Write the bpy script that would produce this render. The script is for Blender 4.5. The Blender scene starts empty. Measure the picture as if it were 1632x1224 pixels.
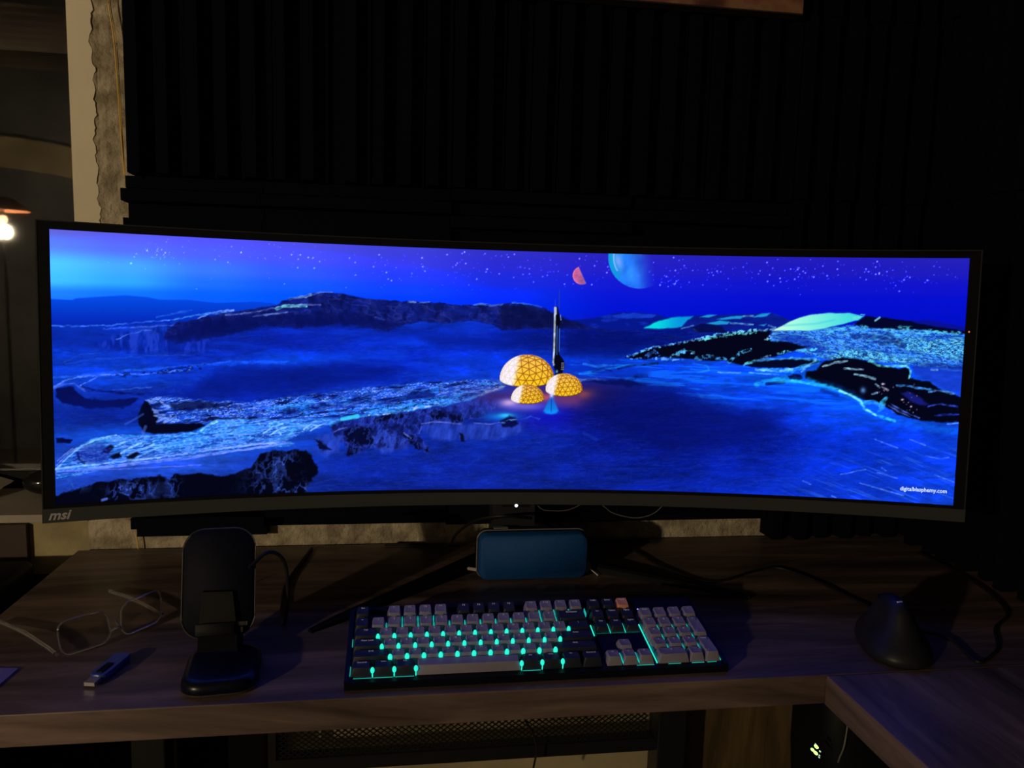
import bpy, bmesh, math, random
import numpy as np
from mathutils import Vector, Matrix

C = bpy.context.scene.collection
scene = bpy.context.scene
PI = math.pi

# ---------------------------------------------------------------- camera
F_PX, CAM_H, PITCH, YAW, ROLL = 1243.06, 0.43902, 0.12075, 0.14603, 0.02626
Fw = np.array([math.sin(YAW)*math.cos(PITCH), math.cos(YAW)*math.cos(PITCH), -math.sin(PITCH)])
Rt = np.array([math.cos(YAW), -math.sin(YAW), 0.0]); Up = np.cross(Rt, Fw)
Rr = math.cos(ROLL)*Rt + math.sin(ROLL)*Up
Ur = -math.sin(ROLL)*Rt + math.cos(ROLL)*Up
cam = bpy.data.cameras.new('camera')
cam.sensor_width = 36.0; cam.lens = F_PX/1632*36.0; cam.clip_start = 0.02; cam.clip_end = 60
camo = bpy.data.objects.new('camera', cam); C.objects.link(camo)
M = Matrix.Identity(4)
for i in range(3):
    M[i][0] = Rr[i]; M[i][1] = Ur[i]; M[i][2] = -Fw[i]
M[2][3] = CAM_H
camo.matrix_world = M
scene.camera = camo

# ---------------------------------------------------------------- world, exposure, lights
w = bpy.data.worlds.new('night'); scene.world = w; w.use_nodes = True
w.node_tree.nodes['Background'].inputs['Color'].default_value = (0.02, 0.024, 0.03, 1)
w.node_tree.nodes['Background'].inputs['Strength'].default_value = 0.12
scene.view_settings.view_transform = 'Standard'; scene.view_settings.look = 'None'
scene.view_settings.exposure = 0.0; scene.view_settings.gamma = 1.0
scene.view_settings.use_curve_mapping = False
LAMP_POS = (-1.968, -1.28, 0.72)
LAMP_POWER = 120.0
pl = bpy.data.lights.new('wall_lamp_light', 'POINT'); pl.energy = LAMP_POWER; pl.color = (1.0, 0.80, 0.50)
pl.shadow_soft_size = 0.035
plo = bpy.data.objects.new('wall_lamp_light', pl); C.objects.link(plo); plo.location = LAMP_POS

def at(px, py, y=None, z=None, x=None):
    """point of the room seen at a photo pixel, on the plane y=.. or z=.. or x=.."""
    d = Fw + Rr*(px-816)/F_PX - Ur*(py-612)/F_PX
    if y is not None: k = y/d[1]
    elif z is not None: k = (z-CAM_H)/d[2]
    else: k = x/d[0]
    return Vector((d[0]*k, d[1]*k, CAM_H + d[2]*k))

# ---------------------------------------------------------------- materials
def srgb(r, g, b):
    f = lambda c: (c/255)/12.92 if c/255 <= .04045 else ((c/255+.055)/1.055)**2.4
    return (f(r), f(g), f(b), 1)

def mat(name, col, rough=.5, metal=0, spec=.5, var=0, vscale=20, bump=0, bscale=80, stretch=(1, 1, 1), emit=None, estr=0, trans=0, ior=1.45, col2=None, coat=0):
    m = bpy.data.materials.new(name); m.use_nodes = True
    nt = m.node_tree; b = nt.nodes['Principled BSDF']
    b.inputs['Base Color'].default_value = (*col[:3], 1)
    b.inputs['Roughness'].default_value = rough; b.inputs['Metallic'].default_value = metal
    b.inputs['Specular IOR Level'].default_value = spec
    b.inputs['Transmission Weight'].default_value = trans; b.inputs['IOR'].default_value = ior
    b.inputs['Coat Weight'].default_value = coat
    if emit:
        b.inputs['Emission Color'].default_value = (*emit[:3], 1); b.inputs['Emission Strength'].default_value = estr
    if var or bump or col2:
        tc = nt.nodes.new('ShaderNodeTexCoord'); mp = nt.nodes.new('ShaderNodeMapping')
        mp.inputs['Scale'].default_value = stretch
        nt.links.new(tc.outputs['Object'], mp.inputs['Vector'])
    if var or col2:
        n = nt.nodes.new('ShaderNodeTexNoise'); n.inputs['Scale'].default_value = vscale; n.inputs['Detail'].default_value = 6
        nt.links.new(mp.outputs[0], n.inputs['Vector'])
        r = nt.nodes.new('ShaderNodeValToRGB')
        c2 = col2[:3] if col2 else tuple(c*(1-var) for c in col[:3])
        r.color_ramp.elements[0].position = .35; r.color_ramp.elements[0].color = (*c2, 1)
        r.color_ramp.elements[1].position = .65; r.color_ramp.elements[1].color = (*[min(1, c*(1+var*.5)) for c in col[:3]], 1)
        nt.links.new(n.outputs['Fac'], r.inputs['Fac']); nt.links.new(r.outputs['Color'], b.inputs['Base Color'])
    if bump:
        n2 = nt.nodes.new('ShaderNodeTexNoise'); n2.inputs['Scale'].default_value = bscale; n2.inputs['Detail'].default_value = 8
        nt.links.new(mp.outputs[0], n2.inputs['Vector'])
        bp = nt.nodes.new('ShaderNodeBump'); bp.inputs['Strength'].default_value = bump; bp.inputs['Distance'].default_value = .004
        nt.links.new(n2.outputs['Fac'], bp.inputs['Height']); nt.links.new(bp.outputs['Normal'], b.inputs['Normal'])
    return m

def wood(name, dark, light, stretch, rough=.42, planks=None):
    m = mat(name, light, rough, spec=.45)
    nt = m.node_tree; b = nt.nodes['Principled BSDF']
    tc = nt.nodes.new('ShaderNodeTexCoord'); mp = nt.nodes.new('ShaderNodeMapping'); mp.inputs['Scale'].default_value = stretch
    nt.links.new(tc.outputs['Object'], mp.inputs['Vector'])
    n = nt.nodes.new('ShaderNodeTexNoise'); n.inputs['Scale'].default_value = 2.2; n.inputs['Detail'].default_value = 9; n.inputs['Roughness'].default_value = .62; n.inputs['Distortion'].default_value = .6
    nt.links.new(mp.outputs[0], n.inputs['Vector'])
    r = nt.nodes.new('ShaderNodeValToRGB')
    r.color_ramp.elements[0].position = .34; r.color_ramp.elements[0].color = dark
    r.color_ramp.elements[1].position = .68; r.color_ramp.elements[1].color = light
    e = r.color_ramp.elements.new(.5); e.color = tuple((a*.6+c*.4) for a, c in zip(dark, light))
    nt.links.new(n.outputs['Fac'], r.inputs['Fac'])
    nt.links.new(r.outputs['Color'], b.inputs['Base Color'])
    n2 = nt.nodes.new('ShaderNodeTexNoise'); n2.inputs['Scale'].default_value = 14; n2.inputs['Detail'].default_value = 6
    nt.links.new(mp.outputs[0], n2.inputs['Vector'])
    bp = nt.nodes.new('ShaderNodeBump'); bp.inputs['Strength'].default_value = .25; bp.inputs['Distance'].default_value = .0015
    nt.links.new(n2.outputs['Fac'], bp.inputs['Height']); nt.links.new(bp.outputs['Normal'], b.inputs['Normal'])
    return m

m_desk = wood('desk_wood', (.050, .034, .030, 1), (.24, .165, .145, 1), (1.2, 9, 9))
m_desk2 = wood('side_desk_wood', (.050, .034, .030, 1), (.24, .165, .145, 1), (9, 1.2, 9))
m_ply = wood('pale_wood', (.06, .038, .015, 1), (.17, .115, .05, 1), (9, 9, 1.1), rough=.6)
m_plaster = mat('smooth_plaster', (.90, .80, .60), .8, var=.06, vscale=9, bump=.15, bscale=60)
m_concrete = mat('rough_concrete', (.62, .53, .39), .95, col2=(.30, .245, .17), vscale=38, bump=1.0, bscale=150)
m_lowplaster = mat('patchy_plaster', (.44, .37, .20), .85, col2=(.24, .19, .10), vscale=11, bump=.6, bscale=60)
m_foam = mat('black_foam', (.003, .0038, .0075), .95, spec=.1, bump=.3, bscale=600)  # slight blue stands in for screen light bounced onto the black foam
m_wall = mat('room_paint', (.11, .11, .115), .9, var=.1, vscale=3)
m_floor = wood('floor_boards', (.04, .03, .02, 1), (.13, .09, .06, 1), (8, 1, 1), rough=.5)
m_ceil = mat('ceiling_metal', (.22, .18, .14), .6, var=.3, vscale=6)
m_black = mat('black_plastic', (.004, .004, .006), .5, spec=.16)
m_blackm = mat('black_metal', (.012, .012, .013), .4, spec=.4)
m_gloss = mat('gloss_black', (.004, .004, .006), .25, spec=.3)
m_bezel = mat('bezel_black', (.004, .004, .005), .5, spec=.2)
m_chin = mat('grey_chin', (.044, .044, .046), .5, spec=.3)
m_rim = mat('rim_grey', (.03, .03, .03), .35, spec=.5)
m_logo = mat('logo_silver', (.42, .42, .42), .4, metal=0)
m_led = mat('white_led', (1, 1, 1), .4, emit=(.85, .9, 1), estr=6)
m_cable = mat('black_cable', (.010, .010, .011), .5, spec=.4)
m_cablew = mat('grey_cable', (.16, .15, .14), .5)

# ---------------------------------------------------------------- helpers
def root(name, label, cat, loc, group=None):
    o = bpy.data.objects.new(name, None); C.objects.link(o); o.location = loc; o.empty_display_size = .02
    o['label'] = label; o['category'] = cat
    if group: o['group'] = group
    return o
def wloc(o):
    v = Vector((0, 0, 0))
    while o is not None: v += Vector(o.location); o = o.parent
    return v
def obj(name, bm, m, parent=None, smooth=True, origin=None, autos=40):
    """link a bmesh given in room coordinates as one mesh object"""
    base = wloc(parent) if parent else Vector((0, 0, 0))
    if parent is None and origin is not None: base = Vector(origin)
    for v in bm.verts: v.co -= base
    bmesh.ops.recalc_face_normals(bm, faces=bm.faces)
    if smooth:
        for f in bm.faces: f.smooth = True
        for e in bm.edges:
            if len(e.link_faces) == 2 and e.calc_face_angle(0) > math.radians(autos): e.smooth = False
    me = bpy.data.meshes.new(name); bm.to_mesh(me); bm.free()
    me.materials.append(m)
    o = bpy.data.objects.new(name, me); C.objects.link(o)
    if parent: o.parent = parent
    elif origin is not None: o.location = origin
    return o
def tag(o, label=None, cat=None, group=None, kind=None):
    if label: o['label'] = label
    if cat: o['category'] = cat
    if group: o['group'] = group
    if kind: o['kind'] = kind
    return o
def bx(bm, x0, x1, y0, y1, z0, z1, bev=0, seg=2):
    r = bmesh.ops.create_cube(bm, size=1)
    for v in r['verts']:
        v.co = Vector(((x0+x1)/2+v.co.x*(x1-x0), (y0+y1)/2+v.co.y*(y1-y0), (z0+z1)/2+v.co.z*(z1-z0)))
    if bev:
        es = list({e for v in r['verts'] for e in v.link_edges})
        bmesh.ops.bevel(bm, geom=es, offset=bev, segments=seg, affect='EDGES', profile=.5)
    return bm
def box(x0, x1, y0, y1, z0, z1, bev=0, seg=2): return bx(bmesh.new(), x0, x1, y0, y1, z0, z1, bev, seg)
def loft(bm, rings, closed=True, cap=True):
    vs = [[bm.verts.new(p) for p in r] for r in rings]
    n = len(vs[0])
    for a, b in zip(vs, vs[1:]):
        for i in range(n if closed else n-1):
            j = (i+1) % n
            bm.faces.new((a[i], a[j], b[j], b[i]))
    if cap and closed:
        bm.faces.new(vs[0][::-1]); bm.faces.new(vs[-1])
    return bm
def smoothpts(pts, n=8):
    P = [Vector(p) for p in pts]; P = [P[0]*2-P[1]]+P+[P[-1]*2-P[-2]]; out = []
    for i in range(1, len(P)-2):
        for k in range(n):
            t = k/n; a, b, c, d = P[i-1], P[i], P[i+1], P[i+2]
            out.append(.5*((2*b)+(c-a)*t+(2*a-5*b+4*c-d)*t*t+(3*b-a-3*c+d)*t**3))
    out.append(P[-2]); return out
def tube(pts, r, n=10, bm=None, sm=8, rend=None, closed=False):
    bm = bm or bmesh.new()
    P = smoothpts(pts, sm) if sm else [Vector(p) for p in pts]
    rings = []; up = Vector((0, 0, 1)); N = len(P)
    for i, p in enumerate(P):
        if closed: t = (P[(i+1) % N]-P[i-1]).normalized()
        else: t = (P[min(i+1, N-1)]-P[max(i-1, 0)]).normalized()
        a = t.cross(up)
        if a.length < .05: a = t.cross(Vector((0, 1, 0)))
        a.normalize(); b = a.cross(t).normalized()
        rr = r if rend is None else r+(rend-r)*i/(N-1)
        rings.append([p+rr*(math.cos(k/n*2*PI)*a+math.sin(k/n*2*PI)*b) for k in range(n)])
    if closed: rings.append(rings[0]); loft(bm, rings, cap=False); bmesh.ops.remove_doubles(bm, verts=bm.verts, dist=1e-6)
    else: loft(bm, rings)
    return bm
def rrect(w, h, r, n=6):
    pts = []
    for cx, cy, a0 in ((w/2-r, h/2-r, 0), (-w/2+r, h/2-r, 90), (-w/2+r, -h/2+r, 180), (w/2-r, -h/2+r, 270)):
        for k in range(n+1):
            a = math.radians(a0+90*k/n); pts.append((cx+r*math.cos(a), cy+r*math.sin(a)))
    return pts
def text_bm(s, size, shear=0, bold=0, depth=.0002):
    cu = bpy.data.curves.new('txt', 'FONT'); cu.body = s; cu.size = size; cu.shear = shear; cu.offset = bold; cu.extrude = depth; cu.resolution_u = 2
    o = bpy.data.objects.new('txt', cu)
    C.objects.link(o); bpy.context.view_layer.update()
    me = bpy.data.meshes.new_from_object(o.evaluated_get(bpy.context.evaluated_depsgraph_get()))
    bm = bmesh.new(); bm.from_mesh(me)
    bpy.data.objects.remove(o); bpy.data.curves.remove(cu); bpy.data.meshes.remove(me)
    return bm
def xf(bm, origin, ex, ey, ez):
    ex, ey, ez = Vector(ex), Vector(ey), Vector(ez); o = Vector(origin)
    for v in bm.verts: v.co = o+ex*v.co.x+ey*v.co.y+ez*v.co.z
    return bm
rnd = random.Random(7)

# ================================================================ THE ROOM
WY = 1.33           # face of the back wall
XR = 0.957          # face of the right wall
FZ = -0.74; CZ = 1.80
XL, YB = -2.7, -2.7
def struct(name, bm, m, **k):
    o = obj(name, bm, m, smooth=False, **k); o['kind'] = 'structure'; return o
struct('floor', box(XL-.1, XR+.1, YB-.1, WY+.3, FZ-.05, FZ), m_floor)
bm = box(XL-.1, XR+.1, YB-.1, WY+.3, CZ+.02, CZ+.06)
y = YB
while y < WY:
    bx(bm, XL, XR, y, y+.05, CZ-.02, CZ+.02); y += .13
struct('ceiling', bm, m_ceil)
struct('wall_right', box(XR, XR+.1, YB, WY+.25, FZ, CZ), m_wall)
struct('wall_left', box(XL-.1, XL, YB, WY+.25, FZ, CZ), m_wall)
struct('wall_front', box(XL, XR, YB-.1, YB, FZ, CZ), m_wall)
WX = -0.502         # right edge of the window opening
SZ = 0.056          # sill level
bm = box(WX, XR+.1, WY, WY+.28, -.03, CZ)              # concrete to the right of the window
struct('wall_back', bm, m_concrete)
bm = box(-1.75, WX, WY, WY+.28, -.03, SZ-.012)
bx(bm, XL, -1.75, WY, WY+.28, -.03, CZ)
bx(bm, -1.75, WX, WY, WY+.28, 1.35, CZ)
struct('wall_back_low', bm, m_lowplaster)
m_lowwall = mat('lower_wall', (.44, .36, .22), .85, var=.25, vscale=5)
bm = box(XL, XR, WY, WY+.28, FZ, -.03); struct('wall_back_base', bm, m_lowwall)
# smooth plaster skin beside the window, with its ragged broken edge
bm = bmesh.new(); N = 320; fr = []; bk = []
for i in range(N+1):
    z = .30+(CZ-.30)*i/N
    ex = -.4655-.004*(i/N) + .0014*math.sin(z*37)+.0013*math.sin(z*83+1)+.0012*math.sin(z*210)+rnd.uniform(-.0016, .0016)
    fr.append((z, ex))
for i in range(N):
    (z0, e0), (z1, e1) = fr[i], fr[i+1]
    a = [bm.verts.new(p) for p in ((WX, WY-.006, z0), (e0, WY-.006, z0), (e1, WY-.006, z1), (WX, WY-.006, z1))]
    bm.faces.new(a)
    b2 = [bm.verts.new(p) for p in ((e0, WY-.006, z0), (e0-.001, WY+.002, z0), (e1-.001, WY+.002, z1), (e1, WY-.006, z1))]
    bm.faces.new(b2)
    c2 = [bm.verts.new(p) for p in ((WX, WY-.006, z0), (WX, WY-.006, z1), (WX, WY+.002, z1), (WX, WY+.002, z0))]
    bm.faces.new(c2)
bmesh.ops.remove_doubles(bm, verts=bm.verts, dist=1e-5)
struct('trim_1', bm, m_plaster)
# chipped concrete lumps in the broken strip
bm = bmesh.new(); nx, nz = 16, 300
V = [[None]*(nz+1) for _ in range(nx+1)]
g = np.random.RandomState(3); Hn = np.zeros((nx+1, nz+1))
for sc_, am in ((2, .5), (4, .35), (10, .3)):
    gg = g.rand(nx//2*sc_//2+3, nz//20*sc_+3)
    ii = np.linspace(0, gg.shape[0]-1.01, nx+1); jj = np.linspace(0, gg.shape[1]-1.01, nz+1)
    i0 = ii.astype(int); j0 = jj.astype(int); fi = (ii-i0)[:, None]; fj = (jj-j0)[None]
    Hn += am*(gg[i0][:, j0]*(1-fi)*(1-fj)+gg[i0+1][:, j0]*fi*(1-fj)+gg[i0][:, j0+1]*(1-fi)*fj+gg[i0+1][:, j0+1]*fi*fj)
for i in range(nx+1):
    for j in range(nz+1):
        x = -.4755+.075*i/nx; z = .30+1.2*j/nz
        V[i][j] = bm.verts.new((x, WY-.0005-min(.0050, .0085*Hn[i, j]*(.35+.65*max(0, 1-i/(nx*.5)))), z))
for i in range(nx):
    for j in range(nz): bm.faces.new((V[i][j], V[i+1][j], V[i+1][j+1], V[i][j+1]))
struct('trim_2', bm, m_concrete)
# window: frame, pane, sill
bm = box(-1.75, WX, 1.50, 1.53, SZ, SZ+.03); bx(bm, -1.75, WX, 1.50, 1.53, 1.32, 1.35)
bx(bm, WX-.02, WX, 1.50, 1.53, SZ+.03, 1.32); bx(bm, -1.75, -1.73, 1.50, 1.53, SZ+.03, 1.32)
win = struct('window_1', bm, m_black)
m_pane = mat('window_glass', (1, 1, 1), .02, trans=1, ior=1.5)
obj('pane', box(-1.73, WX-.02, 1.512, 1.518, SZ+.03, 1.32), m_pane, win, smooth=False)
struct('trim_3', box(-1.75, WX, WY-.004, 1.50, SZ-.012, SZ), mat('sill_paint', (.42, .37, .33), .6, var=.12, vscale=8))
# night yard outside the window
m_out = mat('outer_brick', (.10, .09, .085), .9, var=.4, vscale=4)
struct('wall_outer', box(-4.5, .6, 3.4, 3.5, FZ, 2.2), m_out)
struct('ground', box(-4.5, 1.2, 1.65, 3.5, FZ-.05, FZ), m_out)
bm = bmesh.new()
for k in range(9):
    bx(bm, -4.5, .6, 2.2+.13*k, 2.27+.13*k, 1.0+.05*k, 1.02+.05*k)
tag(obj('slatted_awning', bm, mat('awning_slat', (.12, .09, .07), .6), smooth=False), 'dark slatted awning outside seen through the upper window', 'awning')

# ---------------------------------------------------------------- acoustic foam tiles
LV = [.050, .030, .043, .016, .048, .026, .038, .012, .046, .022]     # ridge depths across a tile
FW = .0300
def foam_tile(o, u, v, n, w, h, along, seed):
    """tile at corner o, spans u*w by v*h, grows along n; ridges run along 'along'"""
    bm = bmesh.new(); o, u, v, n = map(Vector, (o, u, v, n))
    cnt = max(3, int(round((h if along == 'u' else w)/(FW*.72)))); L = (h if along == 'u' else w)
    rr = random.Random(seed); off = rr.randrange(10)
    for k in range(cnt):
        a, b = L*k/cnt, L*(k+1)/cnt
        d = LV[(k+off) % 10]
        if along == 'u': q = [o+v*a, o+v*b]; e = u*w
        else: q = [o+u*a, o+u*b]; e = v*h
        tap = .0018 if d > .02 else 0
        dirv = (v if along == 'u' else u)
        p = [q[0], q[1], q[1]-dirv*tap+n*d, q[0]+dirv*tap+n*d]
        ring0 = [bm.verts.new(x) for x in p]; ring1 = [bm.verts.new(x+e) for x in p]
        bm.faces.new(ring0); bm.faces.new(ring1[::-1])
        for i in range(4):
            j = (i+1) % 4; bm.faces.new((ring0[i], ring0[j], ring1[j], ring1[i]))
    return bm
seed = 0
def put_tile(o, u, v, n, w, h, along, label, group):
    global seed
    seed += 1
    t = obj('acoustic_foam_tile', foam_tile(o, u, v, n, w, h, along, seed), m_foam, smooth=False, origin=o)
    tag(t, label, 'foam tile', group)
U, V_, Nb = (1, 0, 0), (0, 0, 1), (0, -1, 0)
xs = [-.412, -.110, .192, .494]
names = ['leftmost, beside the concrete strip', 'second from the concrete strip', 'third from the concrete strip', 'fourth from the concrete strip']
for i, x in enumerate(xs):
    wd = .302 if i < 3 else .1755
    put_tile((x, WY, .6005), U, V_, Nb, wd-.0002, .3055, 'v', 'black foam tile with vertical ridges, ' + names[i], 'upright ridged foam tiles on the back wall')
    put_tile((x, WY, .907), U, V_, Nb, wd-.0002, .302, 'v', 'black foam tile at the top of the photo, ' + names[i], 'upright ridged foam tiles on the back wall')
xs2 = [-.420, -.214, .083, .385]
nm2 = ['first from the concrete strip', 'second from the concrete strip', 'third from the concrete strip', 'fourth from the concrete strip']
for i, x in enumerate(xs2):
    wd = (.206, .297, .302, .284)[i]
    put_tile((x, WY, .318), U, V_, Nb, wd-.001, .282, 'u', 'black foam tile with level ridges just above the monitor, ' + nm2[i], 'level ridged foam tiles on the back wall')
    zb = .020 if i == 0 else .034
    put_tile((x, WY, zb), U, V_, Nb, wd-.001, .317-zb, 'u', 'black foam tile with level ridges behind the monitor, ' + nm2[i], 'level ridged foam tiles on the back wall')
for j, z in enumerate((.002, .304, .606, .908)):
    put_tile((.670, WY, z), U, V_, Nb, .286, .301, 'v', 'black foam tile in the room corner, back wall side, ' + ('at desk level', 'level with the screen', 'just above the monitor', 'at the top of the photo')[j], 'corner foam tiles on the back wall')
ys = [1.276, .974, .672, .370, .068]
for i, yy in enumerate(ys):
    for j, z in enumerate((.002, .304, .606, .908)):
        put_tile((XR, yy-.301, z), (0, 1, 0), V_, (-1, 0, 0), .301, .301, 'v', 'black foam tile on the right wall, ' + ('in the corner', 'second from the corner', 'third from the corner', 'fourth from the corner', 'fifth from the corner')[i] + (', resting on the desk', ', screen height', ', above the screen', ', top of the photo')[j], 'foam tiles on the right wall')

# ---------------------------------------------------------------- lamp behind the viewer, mirrored in the window
lamp = root('table_lamp', 'small lamp with copper shade, its reflection glowing in the window', 'lamp', (LAMP_POS[0], LAMP_POS[1], FZ))
lx, ly, lz = LAMP_POS
def lathe(prof, cx, cy, n=32, bm=None):
    bm = bm or bmesh.new()
    return loft(bm, [[(cx+r*math.cos(k/n*2*PI), cy+r*math.sin(k/n*2*PI), z) for k in range(n)] for r, z in prof])
obj('base', lathe([(.14, FZ), (.14, FZ+.02), (.02, FZ+.03)], lx, ly), m_blackm, lamp)
obj('pole', lathe([(.008, FZ+.02), (.008, lz+.06)], lx, ly, 12), m_blackm, lamp)
bm = bmesh.new()
for (r0, z0), (r1, z1) in zip([(.03, lz+.11), (.06, lz+.10), (.12, lz+.045)], [(.06, lz+.10), (.12, lz+.045), (.12, lz+.043)]):
    loft(bm, [[(lx+r*math.cos(k/32*2*PI), ly+r*math.sin(k/32*2*PI), z) for k in range(32)] for r, z in ((r0, z0), (r1, z1))], cap=False)
obj('lamp_shade', bm, mat('copper_shade', (.55, .22, .12), .35, metal=.8), lamp)
obj('bulb', lathe([(.004, lz+.022), (.014, lz+.016), (.021, lz), (.015, lz-.015), (.004, lz-.022)], lx, ly, 20), mat('bulb_glow', (1, .9, .7), .5, emit=(1, .78, .38), estr=25), lamp).visible_shadow = True
plo.parent = lamp; plo.location = (0, 0, lz-FZ-.06)

# ================================================================ DESKS
DY = .8035
desk = root('desk', 'dark wood desk under the curved monitor, running along the back wall', 'desk', (.2, 1.05, FZ))
obj('tabletop', box(-.512, XR-.002, DY, 1.312, -.0355, 0, .0012), m_desk, desk, smooth=False)
for x, y, lab in ((-.405, 1.20, 0), (.445, 1.20, 0)):
    obj('leg', box(x, x+.05, y, y+.05, FZ, -.0355, .002), m_blackm, desk, smooth=False)
obj('leg', box(-.50, -.46, .86, .90, FZ, -.0355, .002), m_blackm, desk, smooth=False)
sdesk = root('desk', 'matching wood side desk meeting the first at a corner, right of the photo', 'desk', (.73, .3, FZ))
obj('tabletop', box(.499, XR-.002, -.35, DY-.0012, -.0355, 0, .0012), m_desk2, sdesk, smooth=False)
for x, y in ((.86, .70), (.52, -.32), (.90, -.32)):
    obj('leg', box(x, x+.04, y, y+.04, FZ, -.0355, .002), m_blackm, sdesk, smooth=False)
# expanded metal tray beneath the desk
bm = bmesh.new(); x0, x1, z0, z1, yy = -.19, .44, -.325, -.215, 1.22
px_, pz_ = .0115, .0085
nx = int((x1-x0)/px_); nz = int((z1-z0)/pz_)
def bar(bm, a, b, r=.0008):
    a, b = Vector(a), Vector(b); t = (b-a).normalized(); s = t.cross(Vector((0, 1, 0))).normalized()*r; d = Vector((0, r, 0))
    rg = [[p+s+d, p-s+d, p-s-d, p+s-d] for p in (a, b)]
    loft(bm, rg, cap=False)
for i in range(nx):
    for j in range(nz):
        X, Z = x0+i*px_, z0+j*pz_
        bar(bm, (X, yy, Z+pz_/2), (X+px_/2, yy, Z+pz_)); bar(bm, (X+px_/2, yy, Z+pz_), (X+px_, yy, Z+pz_/2))
        bar(bm, (X, yy, Z+pz_/2), (X+px_/2, yy, Z)); bar(bm, (X+px_/2, yy, Z), (X+px_, yy, Z+pz_/2))
tray = root('mesh_tray', 'black diamond mesh cable tray hanging beneath the desk', 'cable tray', (.125, 1.22, -.325))
obj('mesh', bm, m_blackm, tray, smooth=False)
bm = box(x0-.012, x1+.006, yy-.006, yy+.006, z1, z1+.012); bx(bm, x0-.012, x0, yy-.006, yy+.006, z0, z1)
bx(bm, x0-.012, x1+.006, yy-.006, yy+.02, z0-.022, z0)
bx(bm, x0+.1, x0+.12, yy+.008, yy+.02, z1, -.0355); bx(bm, x1-.12, x1-.10, yy+.008, yy+.02, z1, -.0355)
obj('frame', bm, m_blackm, tray, smooth=False)
# wooden board leaning beneath the desk on the right
tag(obj('wooden_board', box(.50, .80, 1.262, 1.28, FZ, -.05, .001), m_ply, smooth=False), 'upright pale wooden board on the floor beneath the desk, right of the mesh tray', 'board')

struct('trim_6', box(-1.6, -.19, WY-.02, WY-.001, FZ, -.045), mat('under_desk_shade', (.006, .0055, .005), .9, spec=.05))  # added near-black sheet, stands in for shade under the desk's left end
xb = at(60, 262, y=5.70)
bm = bmesh.new(); loft(bm, [[(x_, YB+.001, z_-h_), (x_, YB+.06, z_-h_), (x_, YB+.06, z_+h_), (x_, YB+.001, z_+h_)] for x_, z_, h_ in [(XL+.9*k/10*1.0+k*.12, xb.z-.03+.10*math.cos(k*.42), .10) for k in range(11)]])
struct('trim_7', bm, mat('tan_beam', (.42, .33, .18), .8, var=.3, vscale=5))
# black device with green indicator lights below the desk corner
dv = root('power_supply', 'rounded black device with green indicator lights below the desk corner', 'device', (.655, 1.0, FZ))
bm = bmesh.new(); rings = []
for k in range(13):
    a = -PI/2+PI*k/12; rr = max(math.cos(a), .02)**.45
    rings.append([(.665+x*rr, .99+y_*rr, -.40+.36*math.sin(a)*.98) for x, y_ in rrect(.19, .16, .06, 5)])
rings = [[(x+(.045*max(0, (-.16-z)/.3)), y_, min(z, -.060)) for x, y_, z in r] for r in rings]
obj('body', loft(bm, rings), m_black, dv)
m_gled = mat('green_led', (.3, 1, .2), .4, emit=(.45, 1.0, .18), estr=2.2)
m_wled = mat('pale_led', (.6, .8, .7), .4, emit=(.5, .7, .6), estr=.7)
for (px, py, r, mm) in ((1301, 1190, .0030, m_gled), (1295, 1195, .0026, m_gled), (1300, 1200, .0030, m_gled), (1300, 1186, .0012, m_wled), (1307, 1197.5, .0014, m_wled), (1306, 1204, .0012, m_wled), (1305.5, 1207, .0013, m_wled)):
    p = at(px, py, y=.905); bm = bmesh.new(); bmesh.ops.create_uvsphere(bm, u_segments=12, v_segments=8, radius=r)
    xf(bm, p, (1, 0, -.45), (0, 1, 0), (0, 0, .8)); obj('indicator_or_glint', bm, mm, dv)
tag(obj('cable', tube([at(1352, 1150, y=.93), at(1345, 1190, y=.92), at(1336, 1214, y=.93), at(1333, 1240, y=.95)], .0012), m_cablew), 'thin grey cable hanging below the desk corner, right of the green lights', 'cable')

# black box on the floor left of the desk, wall items
bm = box(-.76, -.545, 1.08, 1.24, FZ, .012, .012, 3)
tag(obj('black_box', bm, m_black), 'tall black box standing at the left end of the desk', 'box')
struct('trim_4', box(-1.2, -.592, WY-.012, WY+.002, -.03, SZ-.014), mat('dark_panel', (.06, .035, .03), .7, var=.3, vscale=6))
bm = bmesh.new(); nx, ny = 14, 10; VV = []
for i in range(nx+1):
    VV.append([])
    for j in range(ny+1):
        u, v = i/nx, j/ny
        VV[-1].append(bm.verts.new((-.90+.20*u+.02*v, 1.40+.08*v, SZ+.002+.040*v*v*(1-.5*u)+.006*math.sin(7*u+3*v)*v+rnd.uniform(0, .002))))
for i in range(nx):
    for j in range(ny): bm.faces.new((VV[i][j], VV[i+1][j], VV[i+1][j+1], VV[i][j+1]))
bmesh.ops.solidify(bm, geom=bm.faces[:], thickness=.001)
tag(obj('cloth', bm, mat('pale_cloth', (.5, .45, .38), .8), origin=(-.75, 1.44, SZ)), 'crumpled pale cloth on the window sill at the left edge', 'cloth')
bm = bmesh.new(); bmesh.ops.create_uvsphere(bm, u_segments=24, v_segments=14, radius=1)
xf(bm, (-.600, 1.455, SZ+.024), (.050, .01, 0), (0, .030, 0), (0, 0, .024))
tag(obj('pouch', bm, mat('gloss_pouch', (.01, .01, .01), .12), origin=(-.625, 1.455, SZ)), 'glossy black pouch on the window sill behind the monitor corner', 'pouch')
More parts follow.
